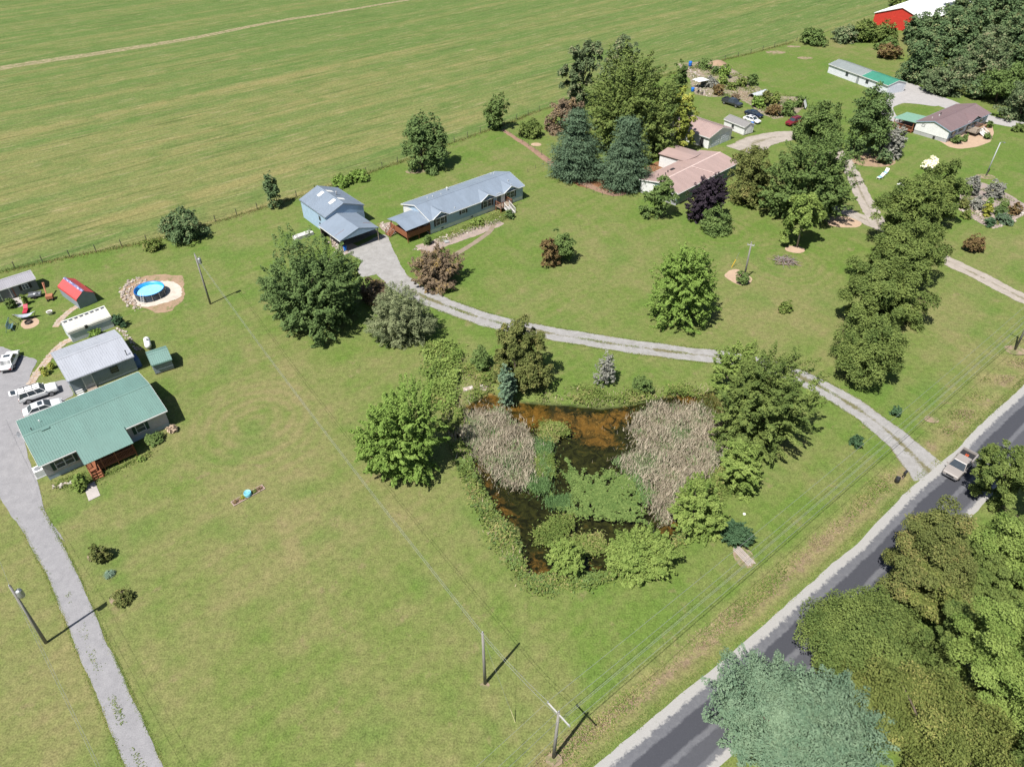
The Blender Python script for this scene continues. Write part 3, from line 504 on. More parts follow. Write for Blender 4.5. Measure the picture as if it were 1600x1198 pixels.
for sg in (-1,1):
    a,b,c,d = (xf,yc+sg*cw/2,2.55),(xb,yc+sg*cw/2,2.55),(xb,yc,hr2),(xf,yc,hr2); p = MB().slab(*((a,b,c,d) if sg>0 else (b,a,d,c)),.05).build('carport_roof',BLUER,r); k = MB()
    for i in range(22): x = xf+.05+(xb-xf-.1)*i/21; k.tube([(x,yc+sg*cw/2,2.565),(x,yc,hr2+.015)],.022,4)
    k.build('seam_ribs',BLUER,p,kind='stuff')
    MB().box(xf,yc+sg*cw/2-.06,2.36,xb,yc+sg*cw/2+.02,2.5).build('gutter',WHITE,r)
    for x in (xf+.15,(xf+xb)/2,xb-.2): MB().cbox((x,yc+sg*(cw/2-.2),1.24),.12,.12,2.48).build('post',WOOD,r)
MB().add([(xf+.04,yc-cw/2,2.5),(xf+.04,yc+cw/2,2.5),(xf+.04,yc,hr2-.06),(xf+.09,yc-cw/2,2.5),(xf+.09,yc+cw/2,2.5),(xf+.09,yc,hr2-.06)],[(0,1,2),(5,4,3),(0,2,5,3),(2,1,4,5),(1,0,3,4)]).build('carport_gable',S_BARN,r)
MB().slab((xf+1.2,yc+.5,hr2-.5*(hr2-2.55)/(cw/2)+.03),(xf+1.2,yc+1.7,hr2-1.7*(hr2-2.55)/(cw/2)+.03),(xf+2.0,yc+1.7,hr2-1.7*(hr2-2.55)/(cw/2)+.03),(xf+2.0,yc+.5,hr2-.5*(hr2-2.55)/(cw/2)+.03),-.02).build('skylight',WHITE,r)
RUST = M('rust',(.25,.1,.06),(.17,.08,.05),4,.8); sl2 = (hr2-2.55)/(cw/2)
for y0,y1,x in ((1.8,3.75,xf+2.1),(-2.2,-3.7,xf+2.4)): MB().tube([(x,yc+y0,hr2-abs(y0)*sl2+.04),(x,yc+y1,hr2-abs(y1)*sl2+.04)],.045,4).build('rusty_seam',RUST,r)
MB().box(xb-.0,yc-cw/2+.3,0,xb+.01,yc+cw/2-.3,2.3).build('painted_dark_opening',DARKIN,r)  # thin near-black panel, interior shade put into its colour
# blue mobile home
r,L = front_root('blue_grey_long_house',(671,345),(820,290),2.9,9.2,'long pale blue house with three dormer gables and redwood decks','house')
H = House(r,L,9.2,2.9,4.3,.25,.3).walls(S_BLUE,PWHITE,.75).roof(BLUER,.4)
XD = (-9.0,2.2,8.0)
def win(face,u,z,wd,h,sh,pn): H.window(face,u,z,wd,h,sh,pn)
MB().box(-H.hx-.05,-H.hy+.2,.75,-H.hx-.005,H.hy-.2,2.85).build('end_siding',S_WHITE,r)  # white sheet over blue siding: full sun on this end put into colour
for x in XD:
    gw = 1.75; yf = -H.W/2-.12; zr = 3.85; zb = 2.86; back = -(H.hr-zr)/H.sl
    MB().add([(x-gw,-H.hy-.05,zb),(x+gw,-H.hy-.05,zb),(x,-H.hy-.05,zr-.05),(x-gw,-H.hy+.6,zb),(x+gw,-H.hy+.6,zb),(x,-H.hy+.6,zr-.05)],[(0,1,2),(5,4,3),(0,2,5,3),(2,1,4,5)]).build('dormer_gable',S_BLUE,r)
    for sg in (-1,1):
        e0 = (x+sg*gw*1.08,yf,zb-.03); e1 = (x+sg*gw*1.08,-H.hy+.25,zb-.03+.0); rb = (x,back,zr+.02); rf = (x,yf,zr+.02)
        e1 = (x+sg*gw*1.08,-(H.hr-zb)/H.sl+.25,zb+.03); q = (e0,rf,rb,e1) if sg<0 else (rf,e0,e1,rb); MB().slab(*q,-.05).build('dormer_roof',BLUER,r)
        MB().tube([e0,rf],.06,4).build('rake_board',PWHITE,r)
H.window('f',-9.0,1.25,1.9,1.25,DBROWN,2).window('f',2.2,1.25,2.0,1.25,DBROWN,2).window('f',8.0,1.25,2.0,1.25,DBROWN,2).window('f',-3.6,1.75,.9,.6,DBROWN,1).door('f',5.1,.95,1.0,2.05,M('dark_glass_door',(.09,.11,.11))).window('l',2.6,2.0,.45,.45)
MB().box(5.75,-H.hy-.05,.95,6.6,-H.hy-.0,2.95).build('side_light',PWHITE,r)
for x in (-8.6,-1.6): MB().box(x-.25,-H.hy-.02,.3,x+.25,-H.hy+.02,.5).build('skirt_vent',BLACKP,r)
for x,y,h in ((-7.5,1.6,.2),(-6.5,1.3,.2),(-4.8,.9,.15),(9.2,3.,.25),(9.6,2.6,.25),(9.3,-2.2,.25),(9.,-3.4,.2),(-5.3,-3.9,.15)): H.pipe(x,y,h,.055)
H.pipe(-2.2,2.5,.55,.13,WHITE)
# side deck with shed roof
dx0,dx1 = -H.hx-5.1,-H.hx-.06; dy0,dy1 = -H.hy-.1,.9
MB().box(dx0,dy0,.95,dx1,dy1,1.08).build('side_deck',REDWOOD,r)
MB().slab((dx0-.35,dy0-.3,2.62),(dx1+.25,dy0-.3,2.72),(dx1+.25,-1.6,3.3),(dx0-.35,-1.6,3.25),.06).build('deck_roof',BLUER,r)
MB().slab((dx0-.35,-1.6,3.25),(dx1+.25,-1.6,3.3),(dx1+.25,dy1+.5,2.8),(dx0-.35,dy1+.5,2.7),.06).build('deck_roof',BLUER,r)
for x in (dx0+.1,(dx0+dx1)/2,dx1-.1):
    for y in (dy0+.1,dy1-.1): MB().cbox((x,y,1.3 if y<0 else 1.32),.13,.13,2.6).build('post',REDWOOD,r)
railing(r,[(dx0,dy1,1.08),(dx0,dy0,1.08),(dx1,dy0,1.08)],REDWOOD,.95); MB().box(dx0-.02,dy0-.035,.98,dx1,dy0-.005,1.95).build('rail_skirt',REDWOOD,r); MB().box(dx0-.035,dy0,.98,dx0-.005,dy1,1.95).build('rail_skirt',REDWOOD,r)
steps(r,.3,dx0-.05,1.2,4,1.05,-1,.3,REDWOOD,'x',REDWOOD)
# front steps and porch
MB().box(4.05,-H.hy-1.9,.85,6.95,-H.hy-.03,.97).build('porch_deck',WOOD,r)
for x in (4.1,6.9): 
    for y in (-H.hy-1.8,-H.hy-.3): MB().cbox((x,y,.43),.12,.12,.86).build('post',REDWOOD,r)
    railing(r,[(x,-H.hy-.15,.97),(x,-H.hy-1.85,.97)],REDWOOD)
railing(r,[(4.1,-H.hy-1.85,.97),(4.75,-H.hy-1.85,.97)],REDWOOD); railing(r,[(6.25,-H.hy-1.85,.97),(6.9,-H.hy-1.85,.97)],REDWOOD)
steps(r,5.5,-H.hy-1.9,1.3,6,.97,-1,.3,M('pale_deck_board',(.6,.57,.55)),'y',M('pale_rail',(.68,.66,.63)))
# mauve-roofed house and garage
r,L = front_root('mauve_roofed_house',(1060,303),(1155,254),2.7,9.6,'long house with mauve metal roof half hidden behind purple tree','house')
H = House(r,L,9.6,2.7,3.6,.25,.35).walls(S_TEAL,BLOCK,.5).roof(PINKR,.4,cap=M('pale_ridge',(.6,.46,.42)),trim=WHITE).window('f',-7,1.1,1.3,1.1,None,2).window('f',-2,1.1,1.3,1.1,None,2)
MB().box(-H.hx-.05,-H.hy+.1,.5,-H.hx-.004,H.hy-.1,2.65).build('end_siding',S_WHITE,r)
for sg in (-1,1):
    a,b,c,d = (2.6,3.3,3.0),(2.6,10.,2.75),(6.,10.,3.25),(6.,2.6,3.3)
    if sg>0: a,b,c,d = (9.4,10.,2.75),(9.4,3.3,3.0),(6.,2.6,3.3),(6.,10.,3.25)
    MB().slab(*((b,a,d,c) if sg<0 else (b,a,d,c)),-.06 if False else .06).build('wing_roof',PINKR,r)
MB().box(2.9,H.hy-.1,0,9.1,9.7,2.7).build('wing_wall',S_WHITE,r)
MB().tube([(0,-.15,H.hr+.06),(0,-.15,H.hr+.06-.0),(2.4,-H.W/2,H.he+.07)],.07,4).build('valley_flashing',M('pale_ridge',(.6,.46,.42)),r)
H.pipe(-6.5,1.6,.35,.07,BLACKP).pipe(-5.,2.1,.35,.09,BLACKP).pipe(-7.6,2.6,.3,.06,BLACKP); MB().box(-3.7,2.0,H.hr-2.3*H.sl+.05,-2.5,2.6,H.hr-2.3*H.sl+.14).build('roof_hatch',BLACKP,r)
r,L = gfront_root('mauve_roofed_garage',(1109,216),(1147,201),2.6,11.5,'two-door white garage with mauve roof behind the mauve-roofed house','garage')
H = House(r,11.5,L,2.6,3.95,.2,.3).walls(S_WHITE).roof(PINKR,.4)
for u in (-L*.2,L*.2):
    o = MB().box(*face_box('l',H.hx,H.hy,u,.02,L*.33,2.15,0,.03)).build('garage_door',M('grey_white_door',(.72,.76,.82)),r)
    for i in range(1,4): MB().box(*face_box('l',H.hx,H.hy,u,.02+.54*i-.015,L*.33,.03,.03,.045)).build('door_rail',WHITE,o)
H.door('b',-3.6,.03,1.,2.05,DARKIN)
# small white shed with dark roof
r,L = front_root('small_white_shed',(1131,186),(1164,199),2.1,3.6,'small white shed with dark grey roof and two blue barrels','shed')
H = House(r,L,3.6,2.1,2.9,.15,.2).walls(S_WHITE,WOOD,.15).roof(GREYSH,0,trim=WHITE).window('f',-.4,.95,.55,.6,None,1,BLACKP).door('r',0,.2,1.3,1.65,PWHITE)
# long white building, two-tone roof
r,L = front_root('long_white_outbuilding',(1295,100),(1388,134),2.4,7.0,'long white outbuilding, half grey and half green roof','outbuilding')
H = House(r,L,7.0,2.4,3.3,.1,.25).walls(S_WRIB); GRNB = metal('bright_green_roof_metal',(.05,.26,.17))
H.roof(metal('dull_grey_roof_metal',(.27,.3,.29)),.4,x0=-L/2,x1=L*.07,trim=WHITE); H.roof(GRNB,.4,x0=L*.07+.06,x1=L/2,trim=WHITE)
H.window('f',-L*.17,1.0,.8,.8,None,1,BLACKP).window('f',L*.17,1.0,.8,.8,None,1,BLACKP).door('f',L*.02,.05,.9,1.95,M('grey_door2',(.3,.32,.33)))
MB().box(*face_box('r',H.hx,H.hy,0,.02,5.,2.1,0,.03)).build('garage_door',M('grey_white_door',(.72,.76,.82)),r)
# brown-roofed house
r,L = front_root('brown_roofed_house',(1486,206),(1549,177),2.75,8.6,'pale blue house with sunlit end coloured white, brown roof and front deck on upper right','house')
H = House(r,L,8.6,2.75,4.0,.25,.35).walls(S_LBLUE,BLOCK,.85).roof(BROWNR,.4,trim=M('slate_blue_trim',(.28,.38,.47)))
MB().add([(-H.hx-.04,-H.hy+.05,.85),(-H.hx-.04,H.hy-.05,.85),(-H.hx-.04,H.hy-.05,2.75),(-H.hx-.04,0,3.8),(-H.hx-.04,-H.hy+.05,2.75),(-H.hx-.005,-H.hy+.05,.85),(-H.hx-.005,H.hy-.05,.85),(-H.hx-.005,H.hy-.05,2.75),(-H.hx-.005,0,3.8),(-H.hx-.005,-H.hy+.05,2.75)],[(0,1,2,3,4),(9,8,7,6,5),(0,4,9,5),(1,6,7,2),(2,7,8,3),(3,8,9,4),(0,5,6,1)]).build('end_siding',S_WHITE,r)  # sunlit gable coloured white, brightness of the light painted over pale blue
H.window('l',2.2,2.1,.6,.5,None,1,BLACKP); DSL = M('slate_shutter',(.07,.1,.13))
H.window('f',-7.3,1.35,1.3,1.3,DSL,1).window('f',-3.6,1.35,1.3,1.3,DSL,1).window('f',1.2,1.35,.9,1.4,DSL,1).window('f',6.6,1.35,1.4,1.3,DSL,1).door('f',-.5,.9,1.,2.0,DBROWN).window('f',3.0,1.35,.9,1.4,DSL,1)
MB().box(-H.hx-.1,-1.3,.15,-H.hx-.04,-.8,.7).build('crawl_vent',BLACKP,r)
x = 2.2; gw = 2.6; zr = 3.65; zb = 2.75
MB().add([(x-gw,-H.hy-.05,zb),(x+gw,-H.hy-.05,zb),(x,-H.hy-.05,zr-.05),(x-gw,-H.hy+.8,zb),(x+gw,-H.hy+.8,zb),(x,-H.hy+.8,zr-.05)],[(0,1,2),(5,4,3),(0,2,5,3),(2,1,4,5)]).build('dormer_gable',S_LBLUE,r)
for sg in (-1,1):
    e0 = (x+sg*gw*1.06,-H.W/2-.1,zb-.03); rf = (x,-H.W/2-.1,zr+.02); rb = (x,-(H.hr-zr)/H.sl,zr+.02); e1 = (x+sg*gw*1.06,-(H.hr-zb)/H.sl+.25,zb+.03); MB().slab(*((e0,rf,rb,e1) if sg<0 else (rf,e0,e1,rb)),-.05).build('dormer_roof',BROWNR,r)
MB().box(-.9,-H.hy-2.6,.78,3.6,-H.hy-.03,.9).build('front_deck',WOOD,r)
railing(r,[(-.85,-H.hy-.1,.9),(-.85,-H.hy-2.55,.9),(.9,-H.hy-2.55,.9)],WOOD); railing(r,[(2.2,-H.hy-2.55,.9),(3.55,-H.hy-2.55,.9),(3.55,-H.hy-.1,.9)],REDWOOD)
steps(r,1.5,-H.hy-2.6,1.2,5,.9,-1,.3,PWHITE,'y',PWHITE); MB().box(.7,-H.hy-5.2,.02,2.3,-H.hy-4.2,.1).build('landing_slab',slab_m,r)
H.pipe(-3.2,1.9,.5,.09,BLACKP).pipe(-4.5,1.6,.3,.1,WHITE).pipe(-7,2.,.25,.07)
bx0,bx1,by0,by1 = -H.hx-.5,-H.hx+5.2,H.hy+.2,H.hy+5.
MB().slab((bx0-.3,by0-.3,2.7),(bx1+.3,by0-.3,2.7),(bx1+.3,by1+.3,2.45),(bx0-.3,by1+.3,2.45),.07).build('porch_roof',M('sage_roof_metal',(.2,.36,.27)),r)
MB().box(bx0,by0,.35,bx1,by1,.48).build('back_deck',REDWOOD,r); railing(r,[(bx0,by0,.48),(bx0,by1,.48),(bx1,by1,.48)],REDWOOD)
for x,y in ((bx0,by0+.1),(bx0,by1),(bx1,by1),((bx0+bx1)/2,by1)): MB().cbox((x,y,1.2),.13,.13,2.4).build('post',REDWOOD,r)
H.pipe(0,0,.01,.01)
# red barn far right
a = at(1366,20,4.); u = Vector((math.cos(math.radians(-47)),math.sin(math.radians(-47)),0)); n = Vector((-u.y,u.x,0)); BW,BD = 18.,48.; c = a+u*BW/2+n*BD/2
r = empty('red_barn',(c.x,c.y,0),math.radians(43),'large red barn with white metal roof behind the woods','barn')
H = House(r,BD,BW,4.,7.,.3,.3).walls(S_RED).roof(M('white_roof_metal',(.85,.85,.84),(.76,.76,.75),.5,.4),.9,trim=WHITE)
MB().box(*face_box('l',H.hx,H.hy,0,.02,5.,3.8,0,.05)).build('barn_door',S_RED,r)
# ---------------------------------------------------------------- plants
def leaf_mesh(name, C, out, size, asp, tone, rng, up=.45, rnd=.8, along=None):
    "one small bent-free leaf face per row of C, facing mostly outwards and up"
    n = len(C); C = np.asarray(C,np.float64); nv = out*.6+np.array([0,0,up])+rng.normal(0,rnd,(n,3))*.6; nv /= np.linalg.norm(nv,axis=1,keepdims=True)+1e-9
    t = (rng.normal(0,1,(n,3)) if along is None else along+rng.normal(0,.45,(n,3))); t -= (t*nv).sum(1,keepdims=True)*nv; t /= np.linalg.norm(t,axis=1,keepdims=True)+1e-9; b = np.cross(nv,t)
    s = (np.asarray(size)*np.ones(n)*(.65+.7*rng.random(n)))[:,None]; w_ = s*asp
    V = np.stack([C-t*s*.5+b*w_*.5,C+t*s*.5,C-t*s*.5-b*w_*.5],1).reshape(-1,3)
    me = bpy.data.meshes.new(name); me.vertices.add(3*n); me.vertices.foreach_set('co',V.astype(np.float32).ravel()); me.loops.add(3*n); me.loops.foreach_set('vertex_index',np.arange(3*n,dtype=np.int32)); me.polygons.add(n); me.polygons.foreach_set('loop_start',np.arange(0,3*n,3,dtype=np.int32)); me.update()
    me.attributes.new('tone','FLOAT','FACE').data.foreach_set('value',np.clip(tone,0,1).astype(np.float32)); return me
def unit(v): return v/(np.linalg.norm(v,axis=1,keepdims=True)+1e-9)
def crown_pts(rng, r, hh, zc, style, n, dens=1., skirt=.0):
    "leaf places: clumps spread through the crown, leaves gathered on each clump"
    ph = rng.random((10,3))*6.28; fq = rng.normal(0,1.9,(10,3))
    def env(d): return 1+.17*np.mean(np.sin((d@fq.T)*1.6+ph[:,0]),axis=1)*2.2
    if style=='cone':
        nl = max(7,int(hh*2/1.0)); cl = []; ax = []; rc = []
        for i in range(nl):
            f = (i+.5*rng.random())/nl; z = zc-hh+2*hh*f; rr = r*(1-f)**.62*(1.02 if f>.12 else .9)*(.82+.3*rng.random())+.25; m = max(5,int(2*math.pi*rr/(.8*(.5+r*.11))))
            for k in range(m):
                a = 2*math.pi*(k+rng.random()*.8)/m; ln = rr*(.62+.46*rng.random()); d = np.array([math.cos(a),math.sin(a),0.])
                for q in (.42,.72,.97): cl.append(np.array([0,0,z])+d*ln*q+np.array([0,0,-.14*ln*q+.13*ln*q*q])); ax.append(d); rc.append((.34+.1*r)*(1.12-.35*q))
        cl = np.array(cl); ax = np.array(ax); rc = np.array(rc); k = rng.integers(0,len(cl),n); g = rng.normal(0,1,(n,3)); p = cl[k]+ax[k]*(g[:,:1]*rc[k][:,None]*.8)+np.stack([g[:,1]*.55,g[:,2]*.55,rng.normal(0,.28,n)],1)*rc[k][:,None]
        return p,unit(ax[k]+np.array([0,0,.6])+g*.3),cl,k,rng.random(len(cl)),ax[k]
    rcm = {'lump':.15,'spray':.105,'fine':.1,'shrub':.15,'airy':.13}[style]; m = int({'lump':115,'spray':230,'fine':230,'shrub':95,'airy':85}[style]*dens)
    if r>2.6 and style in ('spray','fine','lump'): q = min(1.9 if style!='lump' else 1.2,(r/2.6)**.8); m = int(m*q); rcm /= q**.4
    d = unit(rng.normal(0,1,(m*3,3))); d = d[d[:,2]>-.75][:m]; m = len(d); rho = {'airy':.35+.65*rng.random(m)**.7,'lump':.62+.42*rng.random(m)**.6}.get(style,.5+.5*rng.random(m)**.55); rho = np.where(rng.random(m)<.16,rho*.6,rho)
    e = env(d); sc_ = np.array([r,r,hh]); nl = {'lump':6,'spray':5,'airy':5,'fine':4,'shrub':3}[style]+(2 if r>4 else 0); ld = unit(rng.normal(0,1,(nl,3))); ld[0] = [0,0,.6]; lc = ld*np.array([.5,.5,.42])*(.7+.6*rng.random((nl,1))); ls = .36+.24*rng.random(nl)
    if style=='spray': lc *= .72; lc[0] = 0; ls[0] = .72
    elif style in ('fine','shrub'): lc *= .8; ls[0] = .6
    lj = rng.choice(nl,m,p=ls**2/np.sum(ls**2)); lowz = d[:,2]<-.25; prof = np.where(lowz,1.0,1.0)
    cl = (lc[lj]+d*(rho*e*ls[lj])[:,None]*np.array([1,1,.9]))*sc_
    keep = np.ones(m,bool)
    if skirt: cl[:,2] = np.where(cl[:,2]<0,cl[:,2]*(1-.0),cl[:,2]); q = np.clip(-cl[:,2]/hh,0,1); cl[:,:2] *= (1+skirt*q*.5)[:,None]
    cl[:,2] += zc; rc = r*rcm*(.7+.7*rng.random(m)); k = rng.choice(m,n,p=(rc**2)/np.sum(rc**2)); ax = unit(d*np.array([1,1,.75])+rng.normal(0,.42,(m,3))+np.array([0,0,.2])); g = unit(rng.normal(0,1,(n,3)))
    if style in ('lump','shrub','airy'):
        u = g*np.array([1,1,.75]); u[:,2] = np.where(u[:,2]<-.35,-u[:,2]*.6,u[:,2]); p = cl[k]+u*(rc[k]*(.6+.42*rng.random(n)))[:,None]+rng.normal(0,.06,(n,3))*rc[k][:,None]; o = unit(g*.75+d[k]*.55); al = None
    else:
        t = rng.random(n)**.8*2.9-.8; sp = np.clip(1.15-.4*np.abs(t),.12,1)*(.6 if style=='spray' else .85); p = cl[k]+ax[k]*(t*rc[k])[:,None]+g*(sp*rc[k])[:,None]*np.array([1,1,.55]); o = unit(g*.55+d[k]*.5+np.array([0,0,.35])); al = ax[k]
    rad_ = np.quantile(np.abs(p[:,:2]),.993 if style in ('spray','fine') else .988); q0,q1 = np.quantile(p[:,2],[.01,.99]); f = r/max(rad_,.1); p[:,:2] *= f; cl[:,:2] *= f; fz = lambda z: zc-hh+(z-q0)*2*hh/max(q1-q0,.1); p[:,2] = fz(p[:,2]); cl[:,2] = fz(cl[:,2])
    p[:,2] = np.maximum(p[:,2],zc-hh-.05); p[:,2] = np.maximum(p[:,2],.02); return p,o,cl,k,rng.random(m),al
BARK = M('bark',(.16,.125,.095),(.1,.08,.06),4,.9,.15,0,.4,10); PALEBARK = M('pale_bark',(.4,.37,.33),(.3,.27,.24),4,.85,.15)
def trunk_mb(rng, h, r, cl, clear, n=7):
    k = MB(); R = max(.06,r*.045)*(1 if r>1.2 else 1.2); top = h*.72; k.tube([(0,0,-.05),(rng.normal(0,.03)*r,rng.normal(0,.03)*r,h*.3),(rng.normal(0,.05)*r,0,top)],[R*1.25,R*.8,R*.3],7)
    for i in rng.choice(len(cl),min(n,len(cl)),replace=False):
        c = cl[i]; z0 = max(.1,min(top*.85,c[2]*.55)); k.tube([(0,0,z0),((c[0])*.5,c[1]*.5,z0+(c[2]-z0)*.62),tuple(c)],[R*.5,R*.32,R*.12],5,False)
    return k
PAL = {'maple':leafm('leaf_maple',(.034,.06,.02),(.095,.138,.045),None,.15),'bright':leafm('leaf_bright',(.055,.1,.016),(.15,.215,.05),None,.2),'mid':leafm('leaf_mid',(.038,.066,.018),(.1,.14,.042),None,.16),'yellowy':leafm('leaf_yellowy',(.085,.115,.018),(.21,.23,.05),(.3,.27,.06),.2),
 'sweet':leafm('leaf_sweetgum',(.032,.056,.014),(.12,.15,.04),None,.18),'pine':leafm('needle_blue',(.032,.056,.032),(.08,.118,.068),None,.15),'blue':leafm('leaf_blue_green',(.052,.094,.056),(.125,.172,.108),None,.2),'olive':leafm('leaf_olive',(.044,.058,.016),(.115,.125,.038),(.15,.13,.048),.18),
 'oliveg':leafm('leaf_olive_gold',(.045,.062,.014),(.125,.142,.038),(.18,.17,.055),.18),'purple':leafm('leaf_purple',(.01,.008,.011),(.03,.022,.03),None,.1),'brown':leafm('leaf_brown',(.075,.055,.034),(.16,.12,.08),(.2,.14,.04),.18),'forest':leafm('leaf_forest',(.034,.062,.026),(.095,.135,.058),(.15,.15,.07),.14),
 'lime':leafm('leaf_lime',(.055,.095,.018),(.165,.21,.055),None,.2),'willow':leafm('leaf_willow',(.075,.098,.045),(.175,.19,.1),None,.25),'grey':leafm('leaf_grey',(.1,.1,.085),(.2,.2,.17),None,.2),'russet':leafm('leaf_russet',(.055,.04,.018),(.15,.1,.045),(.1,.12,.03),.2),'dry':leafm('leaf_dry',(.2,.15,.1),(.4,.31,.235),None,.2),
 'flower':leafm('blossom_cream',(.5,.47,.33),(.78,.74,.58),None,.2),'weed':leafm('leaf_weed',(.05,.082,.018),(.135,.165,.042),(.19,.17,.07),.24),'conif':leafm('needle_dark',(.02,.045,.022),(.05,.09,.042),None,.15),'hosta':leafm('leaf_yucca',(.06,.1,.075),(.14,.19,.13),None,.2),'gold':leafm('leaf_gold',(.12,.14,.02),(.25,.25,.05),None,.3),'farg':leafm('leaf_far',(.05,.075,.035),(.11,.14,.065),(.19,.17,.1),.2)}
_seed = [100]; LEAVES = [0]
def plant(name, label, box, pal, style='lump', clear=.2, dens=1., leafk=1., cat='tree', group=None, asp=.62, fixh=None, trunk=True, skirt=0., mx=60000, bark=None, n_mul=1., hcap=None):
    "tree or shrub fitted to the outline its crown has in the photograph: x0, y0, x1, y1; clear = height of the lowest leaves"
    _seed[0] += 1; rng = np.random.default_rng(_seed[0]); x0,y0,x1,y1 = box; cx,cy = (x0+x1)/2,(y0+y1)/2; zc = 2.
    for _ in range(12):
        p = at(cx,cy,zc); v = np.array(p)-[0,0,CAM_H]; dist = v@_fw; D = np.linalg.norm(v); ph = math.asin(-v[2]/D); r = (x1-x0)/2*dist/FPX; e = (y1-y0)/2*dist/FPX*math.cos(math.atan2(cy-599,FPX))
        hh = math.sqrt(max(e*e-(r*math.sin(ph))**2,(.45*r*math.cos(ph))**2))/math.cos(ph); hh = min(hh,hcap or 2.1*r) if style!='cone' else max(hh,1.1*r)
        zc = clear+hh
    ang = abs((cx-800)/FPX); r /= math.sqrt(1+ang*ang*.55)
    root = empty(name,(p.x,p.y,0),0,label,cat,group); px = FPX*.64/dist; leaf = max(2.15/px,.09)*leafk
    n = int(min(mx,dens*n_mul*4.2*(math.pi*r*r+math.pi*r*hh)*1.15/(leaf*leaf*asp*.5))); n = max(n,250); LEAVES[0] += n
    P,o,cl,k,ct,al = crown_pts(rng,r*.97,hh,zc,style,n,1.+(.5 if r>5 else 0),skirt); tone = .5*ct[k]+.5*rng.random(n)
    link('crown' if cat=='tree' else 'foliage',leaf_mesh(name+'_leaves',P,o,leaf,asp,tone,rng,.7,.75,al),PAL[pal],root)
    if trunk: trunk_mb(rng,zc+hh*.6,r,cl,clear,9 if r>2 else 5).build('trunk' if cat=='tree' else 'stem',bark or BARK,root,True)
    return root
T = plant
T('spreading_maple','broad dark green maple with jagged outline below the blue garage',(402,370,563,514),'maple','spray',.25,1.15)
T('pond_side_tree','bright green spiky-edged tree at left bank of pond',(556,598,697,743),'bright','spray',.2,1.15)
T('lawn_tree','bright green tree standing alone on lawn above gravel drive',(1007,384,1121,509),'bright','spray',.2)
T('round_shrub','dark green shrub touching the russet shrub on middle lawn',(857,357,900,414),'mid','shrub',.05,cat='shrub',hcap=2.6); T('russet_shrub','russet shrub touching the green shrub on middle lawn',(838,373,874,417),'russet','shrub',.05,cat='shrub')
T('fence_line_tree','round dark tree by swing frame on field fence',(618,183,697,264),'maple','lump',.4); T('fence_line_tree','smaller round tree on field fence at corner of garden fence',(756,149,794,201),'mid','lump',.3)
T('low_shrub','low rounded shrub beside mulch ring inside fence corner',(812,187,849,214),'sweet','shrub',.05,cat='shrub'); T('young_pear_tree','narrow upright young tree left of blue garage',(403,273,437,320),'forest','lump',.6); T('wide_bush','wide dense dark bush on field fence left of young tree',(254,328,329,376),'forest','lump',.1,cat='shrub')
T('tall_back_tree','dark loose tree behind left pine at field edge',(876,70,945,165),'farg','airy',.6,1.5); T('tall_back_tree','brownish green tree highest behind the big maple',(938,57,998,125),'farg','airy',.8,1.5)
T('big_maple','largest domed green maple behind two pines',(918,90,1066,238),'sweet','spray',.3,1.1); T('side_tree','mid green tree right behind the big maple',(1040,96,1082,185),'mid','lump',.5); T('yellowing_tree','yellow green tree right of big maple beside mauve garage',(1050,140,1093,240),'yellowy','lump',.3)
T('brush_thicket','brown grey thicket at fence behind left pine',(845,150,908,205),'brown','airy',.1,.8,cat='shrub')
T('blue_pine','left of two blue-green pines, full and conical',(857,168,947,276),'pine','cone',.3,1.1,asp=.4); T('blue_pine','right of two blue-green pines beside mauve-roofed house',(936,178,1024,292),'pine','cone',.4,1.1,asp=.4)
T('house_corner_tree','round green tree at left end of mauve-roofed house',(1007,277,1059,339),'mid','lump',.2); T('purple_tree','dark purple-leaved tree in front of mauve-roofed house',(1075,276,1142,346),'purple','fine',.2,1.2,asp=.6); T('small_green_shrub','grey green shrub at foot of purple tree',(1097,322,1146,362),'mid','shrub',.05,cat='shrub')
T('brown_green_tree','brownish green tree between purple tree and large dark tree',(1132,229,1218,314),'olive','lump',.3); T('large_dark_tree','largest dark green spreading tree beside tan drive fork',(1196,214,1338,344),'mid','spray',.2,1.1)
T('young_lime_tree','light green young tree with pale trunk in mulch ring',(1226,300,1291,378),'lime','airy',1.4,1.5,bark=PALEBARK); T('dark_tree','left of two dark trees behind large dark tree, by red car',(1250,160,1325,226),'mid','lump',.3); T('dark_tree','right of two dark trees, conical, near long white outbuilding',(1308,137,1388,241),'maple','lump',.3)
T('grey_shrub','grey green wispy shrub above round clipped bush',(1370,197,1420,243),'grey','fine',.2,cat='shrub'); T('clipped_bush','round dark clipped bush on mulch near loungers',(1370,233,1398,257),'forest','shrub',.05,cat='shrub')
ROW = [('topmost',(1410,254,1510,348),'airy'),('second from top',(1358,282,1490,398),'lump'),('third from top',(1346,352,1472,452),'airy'),('fourth from top, broadest',(1310,404,1458,520),'airy'),('bottommost',(1300,498,1424,602),'lump')]
for nm,b,st in ROW: T('row_tree','%s of the five overlapping trees in row across tan drive'%nm,b,'sweet',st,.4,1.5 if st=='airy' else 1.2,group='trees in row across tan drive')
T('drive_side_tree','large green tree at right end of pond beside gravel drive',(1124,552,1279,708),'sweet','spray',.2,1.15); T('drive_side_tree','smaller sparse tree with yellowing top where gravel drive passes pond',(1106,536,1188,622),'lime','spray',.3,.8)
